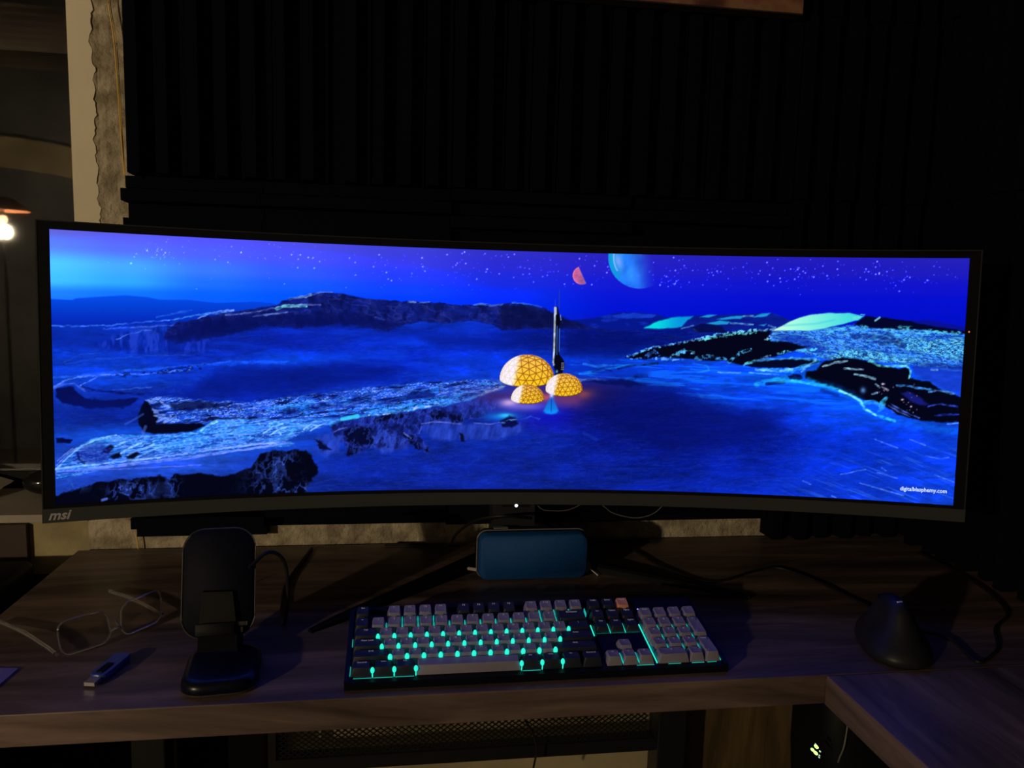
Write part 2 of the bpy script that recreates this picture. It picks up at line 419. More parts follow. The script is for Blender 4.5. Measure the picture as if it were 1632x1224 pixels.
# yellow string
m_yel = mat('yellow_string', (.95, .58, .10), .7)
bm = tube([at(171, -60, y=1.312), at(173, 5, y=1.312), at(181, 60, y=1.312), at(187, 130, y=1.310), at(192, 200, y=1.302), at(198, 279, y=1.278)], .0010, 8)
tube([at(175, -60, y=1.315), at(176, 5, y=1.315), at(185, 60, y=1.315), at(190, 130, y=1.314), at(194, 200, y=1.306), at(199, 279, y=1.277)], .0007, 8, bm)
tag(obj('string', bm, m_yel), 'yellow string hanging down the concrete strip beside the foam', 'string')
tag(obj('string', tube([at(217, 852, y=1.318), at(219, 865, y=1.318), at(221, 880.5, y=1.318)], .0011, 8, sm=4), m_yel), 'short yellow string end below the foam, left of the black stand', 'string')

# picture
pic = root('picture', 'canvas picture with red brown painting hanging at the top of the foam', 'picture', (.22, 1.27, .894))
obj('canvas_edge', box(-.20, .647, 1.252, 1.278, .894, 1.42, .001), mat('canvas_side', (.03, .022, .02), .8), pic, smooth=False)
mp_ = mat('painting', (.26, .08, .06), .7, col2=(.05, .03, .025), vscale=9, stretch=(1, 1, 1.6))
nt = mp_.node_tree; rp = [n for n in nt.nodes if n.type == 'VALTORGB'][0]
e = rp.color_ramp.elements.new(.56); e.color = (.34, .17, .10, 1); e = rp.color_ramp.elements.new(.45); e.color = (.16, .05, .04, 1)
obj('painting', box(-.198, .645, 1.2505, 1.252, .8955, 1.418), mp_, pic, smooth=False)

# ================================================================ MONITOR
RC = 1.8; ARC = 1.196; SH = .3364; TH = ARC/2/RC
MX, MY, MZ, MYAW, MT = .17451, 1.07487, .15606, -.05338, .0426
cY, sY, cT, sT = math.cos(MYAW), math.sin(MYAW), math.cos(MT), math.sin(MT)
def MP(a, z, off=0):
    x = (RC+off)*math.sin(a); y = -RC+(RC+off)*math.cos(a)
    y2 = y*cT+z*sT; z2 = z*cT-y*sT
    return Vector((MX+cY*x-sY*y2, MY+sY*x+cY*y2, MZ+z2))
def cbox(a0, a1, z0, z1, o0, o1, n=48, bm=None):
    bm = bm or bmesh.new()
    return loft(bm, [[MP(a, z0, o0), MP(a, z1, o0), MP(a, z1, o1), MP(a, z0, o1)] for a in np.linspace(a0, a1, n+1)])
mon = root('monitor', 'wide curved monitor showing a blue moonlit landscape with glowing domes', 'monitor', (.19, 1.2, 0))
# ---------------------------------------------------------------- the picture shown on the screen
GW, GH = 1440, 404
ga = np.linspace(-TH, TH, GW)[None, :].repeat(GH, 0); gz = np.linspace(0, SH, GH)[:, None].repeat(GW, 1)
_x = RC*np.sin(ga); _y = -RC+RC*np.cos(ga)
_y2 = _y*cT+gz*sT; _z2 = gz*cT-_y*sT
SX = MX+cY*_x-sY*_y2; SY = MY+sY*_x+cY*_y2; SZs = MZ+_z2
_d = np.stack([SX, SY, SZs-CAM_H], -1)
_k = _d@Fw
X = 816+F_PX*(_d@Rr)/_k; Y = 612-F_PX*(_d@Ur)/_k       # layout units of the artwork
def noise(sx, sy, seed, octv=4, rot=0.0, gain=.55):
    r = np.random.RandomState(seed); out = np.zeros_like(X); amp = 1; tot = 0
    c, s = math.cos(rot), math.sin(rot); XX = X*c+Y*s; YY = -X*s+Y*c
    for o in range(octv):
        u = XX/sx*2**o+r.rand()*50+300; v = YY/sy*2**o+r.rand()*50+300
        t = r.rand(256, 256)
        iu = np.floor(u).astype(int); iv = np.floor(v).astype(int); fu = u-iu; fv = v-iv
        fu = fu*fu*(3-2*fu); fv = fv*fv*(3-2*fv); iu &= 255; iv &= 255; ju = (iu+1) & 255; jv = (iv+1) & 255
        out += amp*((t[iv, iu]*(1-fu)+t[iv, ju]*fu)*(1-fv)+(t[jv, iu]*(1-fu)+t[jv, ju]*fu)*fv)
        tot += amp; amp *= gain
    return out/tot
def sstep(a, b, x):
    t = np.clip((x-a)/(b-a), 0, 1); return t*t*(3-2*t)
IMG = np.zeros(X.shape+(3,))
def blend(m, col):
    col = np.asarray(col, float)
    IMG[...] = IMG*(1-m[..., None])+(col if col.ndim == 3 else col[None, None, :])*m[..., None]
def add(m, col): IMG[...] += m[..., None]*np.asarray(col, float)
NJ1, NJ2 = noise(9, 7, 101, 4)-.5, noise(9, 7, 102, 4)-.5
NW, NF = noise(14, 8, 103, 3), noise(7, 3.5, 104, 3, -.1)
def fil(sx, sy, seed, rot=0.0, a=.86, b=.97, octv=3):
    return sstep(a, b, 1-np.abs(2*noise(sx, sy, seed, octv, rot)-1))
def poly(pts, jit=0, soft=.8):
    """soft-edged polygon mask with ragged border"""
    P = np.array(pts, float); XX, YY = X+NJ1*jit*2, Y+NJ2*jit*2
    x0, y0 = P.min(0)-6-jit; x1, y1 = P.max(0)+6+jit
    bb = (X > x0) & (X < x1) & (Y > y0) & (Y < y1)
    out = np.zeros_like(X)
    if not bb.any(): return out
    qx, qy = XX[bb], YY[bb]; ins = np.zeros(qx.shape, bool); dm = np.full(qx.shape, 1e9)
    n = len(P)
    for i in range(n):
        ax, ay = P[i]; bx_, by = P[(i+1) % n]
        c = (ay > qy) != (by > qy)
        if ay != by: ins ^= c & (qx < (bx_-ax)*(qy-ay)/(by-ay)+ax)
        t = np.clip(((qx-ax)*(bx_-ax)+(qy-ay)*(by-ay))/max((bx_-ax)**2+(by-ay)**2, 1e-6), 0, 1)
        dm = np.minimum(dm, (qx-ax-t*(bx_-ax))**2+(qy-ay-t*(by-ay))**2)
    sd = np.sqrt(dm)*np.where(ins, 1, -1)
    out[bb] = np.clip(sd/(2*soft)+.5, 0, 1); return out
def stroke(pts, wd, soft=.8, jit=0, taper=False):
    P = np.array(pts, float); XX, YY = X+NJ1*jit*2, Y+NJ2*jit*2
    m = wd+soft*3+jit+3; x0, y0 = P.min(0)-m; x1, y1 = P.max(0)+m
    bb = (X > x0) & (X < x1) & (Y > y0) & (Y < y1); out = np.zeros_like(X)
    if not bb.any(): return out
    qx, qy = XX[bb], YY[bb]; dm = np.full(qx.shape, 1e9)
    for (ax, ay), (bx_, by) in zip(P, P[1:]):
        t = np.clip(((qx-ax)*(bx_-ax)+(qy-ay)*(by-ay))/max((bx_-ax)**2+(by-ay)**2, 1e-6), 0, 1)
        dm = np.minimum(dm, (qx-ax-t*(bx_-ax))**2+(qy-ay-t*(by-ay))**2)
    if jit > 0:
        w_ = wd/2*(.25+1.5*NW[bb]); s_ = soft*.9
        out[bb] = (1-np.clip((np.sqrt(dm)-w_)/s_, 0, 1))*np.clip(.25+1.5*(NF[bb]-.2), 0, 1)
    else: out[bb] = 1-np.clip((np.sqrt(dm)-wd/2)/soft, 0, 1)
    return out
def glow(cx, cy, rx, ry, p=1.0): return np.exp(-(((X-cx)/rx)**2+((Y-cy)/ry)**2)*p)
def table(cols, rows, T):
    T = np.array(T, float); cols = np.array(cols, float); rows = np.array(rows, float)
    u = np.interp(X, cols, np.arange(len(cols))); v = np.interp(Y, rows, np.arange(len(rows)))
    iu = np.clip(u.astype(int), 0, len(cols)-2); iv = np.clip(v.astype(int), 0, len(rows)-2)
    fu = (u-iu)[..., None]; fv = (v-iv)[..., None]; fu = fu*fu*(3-2*fu); fv = fv*fv*(3-2*fv)
    return (T[iv, iu]*(1-fu)+T[iv, iu+1]*fu)*(1-fv)+(T[iv+1, iu]*(1-fu)+T[iv+1, iu+1]*fu)*fv
def line(pts):
    P = np.array(pts, float); return np.interp(X, P[:, 0], P[:, 1])
# sky
sc = [78, 200, 330, 460, 640, 820, 1000, 1250, 1545]
TOPL = np.interp(X, [78, 460, 800, 1000, 1545], [363, 390, 402, 407, 411])
Ys = Y; _save = Y
Y = (Y-TOPL)/(np.interp(X, [78, 460, 1000, 1545], [490, 490, 510, 520])-TOPL)*100
IMG[...] = table(sc, [0, 20, 45, 65, 82, 100], [
 [(98,98,225),(92,92,232),(84,86,236),(78,80,232),(62,64,218),(46,46,200),(38,34,190),(34,28,186),(36,32,186)],
 [(92,132,240),(88,112,245),(80,98,248),(72,84,245),(56,62,232),(42,42,212),(34,30,200),(28,24,192),(30,28,190)],
 [(80,205,255),(70,172,255),(58,122,255),(48,92,250),(36,62,245),(26,42,225),(18,24,212),(14,20,205),(14,18,204)],
 [(66,196,255),(50,170,255),(30,112,255),(20,90,252),(14,66,248),(8,44,235),(6,20,215),(3,14,210),(3,14,208)],
 [(30,130,255),(16,118,255),(6,98,255),(0,86,250),(0,62,245),(0,42,235),(0,18,212),(0,12,205),(0,14,205)],
 [(16,112,255),(8,104,255),(2,92,252),(0,84,250),(0,60,242),(0,40,228),(0,18,200),(0,12,196),(0,14,198)]])
Y = _save
# stars
rs = np.random.RandomState(12)
cent = [(235,398,30,22),(260,408,22,14),(330,405,60,30),(420,410,70,26),(480,412,30,14),(600,420,60,20),(660,428,50,22),(720,420,40,25),(740,440,70,25),(820,425,50,22),(890,420,30,15),(948,428,25,18),(1085,430,22,25),(1065,452,10,8),(1110,425,60,22),(1150,430,50,20),(1200,435,60,22),(1265,430,40,20),(1280,445,30,18),(1330,435,60,25),(1390,430,30,20),(1420,430,50,18),(1435,445,20,14),(1500,440,50,20),(1380,430,90,30)]
SA = np.zeros_like(X); PLN = (np.hypot(X-1019.5, Y-410) < 50)*(X < 1034)+(np.hypot(X-927.5, Y-439) < 14.6)
jx = (X[0, 1]-X[0, 0]); pts_ = []
for cx, cy, sx, sy in cent:
    for _ in range(19): pts_.append((cx+rs.randn()*sx, cy+rs.randn()*sy*.62, rs.rand()**2.6, rs.rand()))
for _ in range(150): pts_.append((rs.uniform(300, 1540), rs.uniform(380, 465), rs.rand()**3*.6, rs.rand()))
Xc, Yc = X[GH-1], Y[:, GW//2]
for (px, py, br, rr) in pts_:
    if py > 470: continue
    i = int(np.clip(np.searchsorted(X[GH-40], px), 3, GW-4)); col = Y[:, i]
    j = int(np.argmin(np.abs(col-py)))
    if j > GH-4: continue
    sl = (slice(j-3, j+4), slice(i-3, i+4))
    r = .55+.55*br
    SA[sl] += (.25+.95*br)*np.exp(-((X[sl]-px)**2+(Y[sl]-py)**2)/(r*r))
add(np.clip(SA, 0, 1.2)*(1-np.clip(PLN, 0, 1)), (130, 150, 190))
# planets
dR = np.hypot(X-927.5, Y-439); mR = np.clip((14.6-dR)+.5, 0, 1)*np.clip(((X-921.5)-(Y-424.5)*.45)*-1/1.2+.8, 0, 1)
nR = noise(8, 6, 5)
blend(mR, np.stack([200+90*(nR-.5)+ (921-X)*3, 105+80*(nR-.5), 158+60*(nR-.5)], -1))
blend(np.clip((14.6-dR)+.5, 0, 1)*np.clip((dR-12.5)/2, 0, 1)*(mR > .3)*sstep(926, 912, X), (250, 140, 150))
dB = np.hypot(X-1019.5, Y-410); mB = np.clip(50-dB+.5, 0, 1)
nB = noise(14, 22, 6, 5, .4)
fade = sstep(1046, 1002, X+(Y-430)*-.15)
colB = np.stack([20+40*nB, 100+70*nB, 225+30*nB], -1)
colB = colB*(1-sstep(1000, 972, X))[..., None]+np.array([10, 165, 225])*sstep(1000, 972, X)[..., None]
blend(mB*fade*.95, colB)
blend(mB*np.exp(-((X-984-(Y-410)*.25)/6.0)**2-((Y-416)/13)**2)*.75, (150, 170, 240))
blend(mB*np.clip(1.3-np.abs(np.hypot(X-1019.5, Y-410)-41.5), 0, 1)*(X < 985)*(Y < 432)*.7, (190, 215, 250))
# far hills, left
n1 = noise(50, 12, 11, 5); n2 = noise(16, 6, 12, 5); n3 = noise(6, 3, 13, 4); nv = noise(8, 24, 14, 5)
hl = line([(78,476),(115,478),(120,475),(165,472),(200,470),(235,473),(255,477),(300,477),(345,482),(400,480),(435,483),(480,500)])
m = sstep(-.6, .6, Y-hl)*(X < 480)
blend(m, np.stack([0*X+2, 78-(Y-472)*.9, 232-(Y-472)*1.1], -1))
blend(m*stroke([(78,476),(117,477),(122,475),(165,472),(200,470),(235,473),(255,477),(300,477),(345,482),(400,480)], .8, 1)*.35, (40, 130, 255))
# far hills, right
hr = line([(900,512),(950,506),(985,498),(1020,498),(1048,501),(1060,506),(1110,503),(1160,502),(1232,499),(1255,508),(1275,520)])
m = sstep(-.6, .6, Y-hr)*(X > 900)*(X < 1300); blend(m, (3, 22, 140)); blend(m*sstep(.5, .7, n2)*.5, (20, 60, 210))
blend(poly([(975,503),(995,499),(1046,501),(1040,506),(1010,508),(980,507)], 2)*.6, (25, 75, 225))
hr2 = line([(1440,512),(1452,511),(1480,510),(1510,516),(1545,522)])
blend(sstep(-.6, .6, Y-hr2)*(X > 1440), (6, 16, 150))
# ground, broad colours
gc = [78, 200, 320, 450, 600, 750, 870, 960, 1050, 1200, 1350, 1545]
G = table(gc, [515, 545, 575, 600, 630, 665, 700, 740, 775, 806], [
 [(5,60,215),(5,60,210),(6,45,185),(4,30,165),(4,30,160),(6,45,190),(3,20,130),(2,16,120),(2,20,135),(2,20,130),(5,40,170),(5,40,170)],
 [(5,48,190),(6,42,175),(5,30,150),(3,25,150),(4,40,195),(4,40,200),(3,26,150),(2,18,125),(2,16,120),(3,30,150),(6,60,210),(8,70,215)],
 [(4,52,200),(6,52,195),(5,40,180),(6,60,225),(3,30,175),(5,45,205),(4,45,195),(4,48,195),(4,60,210),(6,70,225),(8,80,235),(8,70,220)],
 [(8,60,205),(8,62,205),(5,45,185),(3,28,150),(3,32,170),(8,60,220),(6,50,200),(4,45,190),(4,66,225),(5,85,245),(5,95,250),(10,70,220)],
 [(10,50,180),(8,40,165),(5,32,160),(5,35,170),(14,62,205),(14,60,205),(20,22,110),(6,14,100),(4,22,140),(5,70,235),(4,88,250),(10,70,220)],
 [(8,38,150),(6,34,150),(8,45,180),(14,70,215),(14,50,180),(10,35,150),(20,26,150),(5,14,110),(4,14,110),(4,34,180),(5,72,240),(8,66,220)],
 [(14,60,190),(16,80,215),(20,100,235),(14,70,210),(10,40,160),(8,36,150),(8,34,160),(4,20,130),(3,18,120),(3,24,150),(3,48,210),(6,62,225)],
 [(28,72,205),(30,80,215),(30,80,215),(16,50,180),(8,36,160),(8,32,150),(7,30,145),(5,26,140),(3,24,140),(3,30,165),(4,48,205),(8,62,225)],
 [(24,62,180),(20,50,160),(16,44,150),(12,38,140),(8,32,145),(10,34,150),(9,32,145),(6,30,145),(5,30,155),(5,38,180),(7,52,210),(10,66,225)],
 [(24,62,180),(10,30,110),(10,30,110),(10,34,130),(9,32,140),(10,34,148),(10,34,148),(7,32,150),(6,34,160),(7,42,185),(9,56,215),(12,68,228)]])
gl = line([(78,519),(170,521),(280,514),(420,500),(620,505),(800,500),(900,525),(1000,526),(1100,522),(1300,524),(1545,530)])
m = sstep(-1, 1, Y-gl)
G2 = G*(1+.5*(n1-.5)[..., None]+.28*(n2-.5)[..., None]+.12*(n3-.5)[..., None])
blend(m, G2)
blend(m*fil(40, 4, 22, -.05)*.08, (70, 120, 255)); blend(m*fil(16, 2.4, 23, -.08, .9)*.06, (90, 140, 255))
blend(m*sstep(.6, .8, noise(30, 5, 24, 4, -.04))*.18, (0, 10, 70))
# soft drifts on the plain
ng = noise(90, 9, 21, 4, .06); blend(m*sstep(.55, .75, ng)*(Y < 600)*(X < 900)*.35, (10, 70, 250))
blend(stroke([(420,578),(520,570),(640,566)], 5, 12)*.25, (10, 90, 255))
blend(glow(690, 545, 110, 10)*.45, (4, 60, 235)); blend(glow(760, 575, 90, 10)*.35, (6, 66, 235))
blend(poly([(345,590),(430,582),(560,580),(640,586),(600,605),(480,622),(380,630),(300,628)], 3, 8)*.7, (3, 22, 130))
blend(poly([(655,530),(750,536),(800,530),(890,528),(890,548),(800,556),(700,552)], 3, 7)*.55, (3, 18, 120))
blend(poly([(905,530),(1000,530),(1035,540),(1010,560),(985,570),(900,566)], 2, 6)*.6, (2, 14, 105))
# left mid ridges
blend(poly([(78,520),(130,519),(190,526),(220,534),(300,545),(330,556),(250,560),(150,556),(78,550)], 2, 3)*.6, (5, 36, 160))
mm = poly([(150,548),(200,528),(280,514),(340,530),(330,560),(200,562)], 3, 4); blend(mm*sstep(.48, .62, nv)*.6, (40, 70, 215)); blend(mm*sstep(.5, .35, nv)*.45, (3, 20, 120))
for P, wd, a, c in (
 ([(80,519.5),(150,519.5),(180,518),(230,513),(270,511)], 1.4, .8, (70,140,255)),
 ([(165,524),(220,521),(290,517)], 1.2, .8, (80,110,255)), ([(185,541),(205,533),(228,527),(240,526)], 1.0, .7, (90,140,255)),
 ([(250,506),(275,500),(306,495)], 2.0, .5, (60,140,250)), ([(268,511),(290,508),(308,503),(335,499)], 1.6, .7, (90,190,255)),
 ([(284,517),(310,512),(322,504),(345,497),(372,494)], 1.3, .75, (150,190,255)),
 ([(82,602),(120,600),(150,596),(210,590),(260,586),(330,580),(360,577),(460,577)], 2.2, .75, (40,110,255)),
 ([(240,589),(285,589),(300,586),(330,582),(400,578),(470,578)], 4, .6, (14,88,255)),
 ([(86,616),(105,606),(125,601),(165,597),(230,596),(290,590)], 1.5, .85, (100,150,255)),
 ([(128,614),(142,608),(155,600),(175,598)], 1.2, .8, (110,150,255)),
 ([(180,622),(212,619),(240,617)], 1.0, .6, (80,120,255)), ([(300,590),(305,586)], 3, .8, (150,200,255)),
 ([(100,580),(150,573),(200,570),(250,566),(310,566)], 1.0, .35, (60,110,240)), ([(100,578),(130,565),(160,563)], 1.0, .35, (60,110,240))):
    blend(stroke(P, wd, 1.1, 2.2)*a*np.clip(.45+n3*1.1, 0, 1), c)
blend(poly([(155,598),(250,590),(300,583),(340,578),(320,590),(250,598),(180,603)], 2, 2)*sstep(.5, .62, n3)*.7, (3, 14, 90))
blend(poly([(88,617),(115,616),(135,635),(165,637),(200,636),(222,634),(214,643),(195,650),(170,649),(150,652),(125,647),(100,643),(89,633)], 3, 1.5), (3, 12, 84))
blend(stroke([(131,617),(150,622),(178,625),(228,629)], 2, 1.2, 1.5)*.9, (3, 12, 90))
blend(stroke([(86,618),(100,612),(118,612),(135,622)], 2, 1.5, 2)*.8, (70, 110, 240))
# main mountain
top = [(262,530),(280,515),(305,511),(330,504),(361,499),(403,492),(430,488),(441,485),(462,475),(483,472),(497,468),(511,465),(532,466),(564,472),(613,479),(653,480),(681,481),(723,485),(751,486),(783,485),(800,484),(817,482),(844,485),(871,493),(898,508),(937,520),(966,526)]
bot = [(966,527),(898,524),(860,524),(800,526),(783,516),(746,511),(723,515),(670,513),(636,519),(618,528),(578,521),(541,515),(497,522),(467,523),(420,518),(400,524),(361,534),(315,543),(280,548),(262,540)]
mt = poly(top+bot, 2.5, 1.0)
blend(mt, np.stack([3+16*n2, 12+26*n2, 72+84*n2], -1))
blend(mt*sstep(.50, .70, noise(14, 30, 31, 5, -.5))*.32, (46, 50, 140)); blend(mt*fil(22, 9, 32, .25, .86, .97)*.4, (50, 66, 170)); blend(mt*sstep(.5, .3, noise(10, 16, 33, 5))*.5, (2, 8, 60))
blend(mt*sstep(505, 518, Y)*.35, (4, 12, 90)); blend(poly([(270,545),(310,512),(400,503),(470,500),(560,498),(640,520),(560,520),(440,518),(330,540)], 5, 4)*.75, (3, 14, 88))
blend(poly([(795,488),(844,487),(880,500),(935,520),(880,522),(800,520)], 3, 3)*.7, (5, 12, 62))
blend(poly([(262,545),(300,540),(400,528),(450,523),(520,519),(640,528),(720,517),(760,512),(800,528),(700,540),(560,545),(400,560),(280,560)], 6, 6)*.35, (8, 40, 180))
for P, wd, c, a in (([(441,491),(455,488),(470,487),(488,487)], 4.5, (120,230,225), .95), ([(462,476),(475,474),(488,472),(495,470)], 4, (130,180,235), .8),
 ([(495,471),(505,467),(512,465),(530,466)], 1.5, (110,150,240), .7), ([(421,502),(440,500),(458,497)], 1.6, (110,150,230), .8), ([(465,489),(480,484),(510,486)], 1.4, (110,120,220), .7),
 ([(360,502),(400,499),(440,490)], 1.4, (120,150,240), .75), ([(345,500),(372,495)], 1.6, (140,180,240), .6), ([(403,505),(420,502),(445,500)], 1.2, (90,110,220), .6),
 ([(651,481),(662,482)], 1.6, (120,160,240), .8), ([(670,482),(684,481)], 1.8, (110,150,240), .8), ([(755,486),(766,485),(785,486),(800,485)], 2, (110,160,245), .75),
 ([(598,507),(612,509)], 2, (60,90,220), .7), ([(817,482),(845,485),(862,490)], 1.2, (60,130,240), .7)):
    blend(stroke(P, wd, 1.0, 1.8)*a*np.clip(.5+n3, 0, 1), c)
# L-shaped cliff and snow shelf
sh = poly([(232,636),(262,631),(330,640),(400,641),(470,630),(560,622),(660,610),(800,603),(812,612),(780,628),(700,650),(600,658),(540,664),(460,669),(330,673),(250,677)], 3, 1.5)
st1 = noise(26, 4.5, 41, 4, -.12); st2 = noise(10, 2.6, 42, 3, -.12)
blend(sh, np.stack([10+st1*30, 30+st1*70, 120+st1*150], -1)*1.0)
blend(sh*sstep(.5, .75, st2)*.55, np.stack([40+0*X, 100+60*n2, 240+0*X], -1)); blend(sh*fil(18, 3.0, 43, -.12, .80, .95)*.7*sstep(.38, .6, n1), (110, 160, 255)); blend(sh*fil(9, 2.2, 44, -.16, .88, .97)*.75*sstep(.42, .62, n2), (150, 190, 255)); blend(sh*sstep(.44, .33, st1)*.8, (4, 14, 84))

bs = poly([(440,655),(470,640),(520,640),(600,628),(700,616),(800,606),(812,612),(760,628),(690,640),(620,646),(560,660),(500,666)], 3, 4)
blend(bs*sstep(.45, .65, n2)*.6, (20, 130, 250)); blend(stroke([(585,655),(650,646),(690,640),(730,632)], 5, 4, 3)*.65, (40, 175, 255)); blend(stroke([(425,652),(460,646),(500,640)], 4, 4, 3)*.6, (50, 180, 255))
blend(sh*fil(12, 2.6, 45, -.1, .9, .98)*.6*sstep(.4, .6, st1), (170, 225, 255)); blend(sh*fil(14, 3, 46, -.1, .86, .96)*sstep(.4,.6,n2)*.75, (2, 10, 70)); blend(stroke([(652,633),(690,630),(672,628)], 5, 3)*.8, (5, 22, 120)); blend(stroke([(500,650),(580,640),(640,640)], 5, 3, 3)*.5, (6, 20, 120))
blend(poly([(231,638),(226,647),(219,665),(222,676),(229,688),(246,691),(280,690),(306,687),(327,678),(321,674),(300,675),(271,675),(249,676),(252,665),(243,655),(236,641)], 1.5, 1.2), (1, 4, 28))
for a, b in (((243,652),(252,656)),((246,657),(262,662)),((246,662),(268,668)),((250,672),(272,664)),((262,674),(280,664)),((238,640),(256,634)),((256,640),(268,650))):
    blend(stroke([a, b], 2.2, 1.3, 1)*.85, (130, 165, 240))
blend(poly([(270,645),(300,638),(345,642),(350,648),(300,656),(275,652)], 4, 2)*.8, (4, 12, 66)); blend(poly([(318,668),(350,664),(420,668),(400,672),(330,672)], 3, 1)*.8, (2, 8, 50))
blend(stroke([(200,676),(215,668),(228,660)], 1.5, 2)*.5, (60, 100, 230)); blend(stroke([(228,690),(232,680)], 3, 2)*.5, (90, 120, 235))
blend(glow(160, 655, 60, 20)*.3, (4, 30, 150))
# bright ice flow with streaks
fl = poly([(89,748),(105,730),(122,713),(145,700),(180,694),(250,693),(310,689),(330,677),(348,668),(460,668),(547,666),(567,664),(560,668),(525,677),(513,680),(481,689),(457,702),(435,700),(470,706),(460,712),(400,716),(300,726),(200,740),(89,766)], 2, 1.2)
ice = noise(34, 3.2, 51, 4, -.13); icf = noise(3.5, 2, 52, 2)
blend(fl, np.stack([12+40*ice, 70+70*ice, 190+60*ice], -1))
tq = np.clip(glow(330, 690, 130, 16)+glow(420, 674, 90, 9)+glow(260, 708, 50, 9)+glow(150, 700, 30, 9), 0, 1)
blend(fl*tq*.9, np.stack([15+90*icf, 110+90*icf, 225+30*icf], -1))
blend(fl*fil(40, 3.4, 53, -.13, .8, .95)*.55, (130, 175, 255)); blend(fl*fil(44, 3.4, 54, -.13, .84, .95)*.6, (12, 30, 160))
blend(fl*sstep(.62, .8, icf)*.35, (150, 240, 255))
for P, wd, c in (([(89,748),(110,727),(128,712),(150,702),(185,694)], 1.8, (150,220,250)), ([(90,742),(108,724),(122,714)], 1.3, (140,160,245)), ([(91,735),(104,724),(116,715)], 1.2, (120,150,245)),
 ([(89,747),(140,741),(200,735),(255,729)], 2.2, (170,220,255)), ([(120,750),(200,742),(300,731),(460,706)], 1.4, (130,150,255)), ([(150,745),(250,734),(350,722),(440,709)], 1.4, (140,165,255)),
 ([(255,728),(330,718),(400,708),(455,704)], 1.4, (150,180,255)), ([(100,751),(200,747),(320,741)], 1.0, (110,120,245)), ([(345,716),(400,709),(440,706)], 1.3, (170,200,255)),
 ([(168,716),(185,710),(200,704)], 2, (160,225,250)), ([(185,726),(205,715),(225,706)], 2, (170,235,250)), ([(204,726),(225,716),(245,709)], 2, (170,230,250)), ([(220,728),(240,718),(255,712)], 1.6, (150,220,250)),
 ([(320,686),(330,678),(345,672)], 3, (140,240,240)), ([(420,690),(435,680),(450,676)], 1.3, (170,225,255)), ([(430,694),(445,684),(458,680)], 1.3, (170,225,255)), ([(455,698),(464,690),(468,684)], 3.2, (90,200,240)),
 ([(440,681),(448,692)], 1, (150,210,255)), ([(484,684),(496,676),(505,678)], 1.4, (160,210,255)), ([(495,686),(508,678),(520,674)], 1.3, (160,210,255))):
    blend(stroke(P, wd, 1.0, 1.0)*.85, c)
for P in ([(164,716),(176,708),(182,712),(172,724),(163,722)], [(174,728),(190,720),(194,728),(182,732)], [(201,728),(218,720),(223,723),(214,731),(203,731)]):
    blend(poly(P, 1.5, 1.5), (3, 8, 40))
mm = poly([(124,722),(136,710),(162,706),(178,716),(170,734),(136,738)], 3, 4); blend(mm*.6, (16, 34, 150)); blend(mm*sstep(.55, .65, n3)*.5, (80, 110, 235))
blend(stroke([(124,722),(126,732),(134,738)], 2, 2)*.7, (4, 14, 90))
mf = poly([(440,700),(470,706),(500,700),(530,690),(545,700),(560,720),(520,760),(505,780),(600,778),(500,782),(500,745),(480,720),(455,715)], 3, 4)
blend(poly([(89,698),(100,698),(116,701),(112,706),(90,706)], 1.5, 1), (2, 8, 60))
# bottom-left cliffs
cl = poly([(86,792),(100,787),(109,783),(125,780),(141,773),(160,768),(180,768),(197,763),(215,764),(236,760),(256,758),(270,764),(280,756),(305,757),(320,754),(345,758),(374,757),(388,747),(400,744),(408,736),(412,727),(415,722),(440,718),(457,720),(470,716),(491,720),(498,732),(507,747),(506,755),(501,761),(491,772),(488,785),(480,790),(430,800),(86,812)], 3.5, 1.2)
blend(cl, (1, 3, 22))
pt = noise(13, 20, 61, 5)
mm = cl*(glow(222, 780, 34, 16)+glow(276, 775, 12, 18)+glow(440, 778, 40, 10)+.9*glow(430, 745, 34, 22)+.7*glow(462, 742, 12, 26)+.8*glow(190, 785, 22, 12)+glow(480, 780, 20, 10))
blend(np.clip(mm, 0, 1)*(.5*sstep(.50, .62, pt)+.6*fil(9, 12, 62, .3, .82, .95)).clip(0, 1), np.stack([16+70*n3, 46+80*n3, 150+100*n3], -1))
blend(np.clip(glow(100, 785, 14, 14)+glow(115, 775, 25, 8), 0, 1)*sstep(.5, .62, pt)*.5*(Y < 800), (60, 120, 235))
blend(stroke([(163,797),(170,795)], 2.5, 1.5)*.8, (90, 120, 230)); blend(stroke([(455,700),(480,710),(500,720),(520,715)], 8, 6, 4)*.4, (20, 60, 190))
blend(poly([(496,712),(520,706),(530,716),(520,730),(508,724)], 4, 3)*.5, (30, 66, 200))
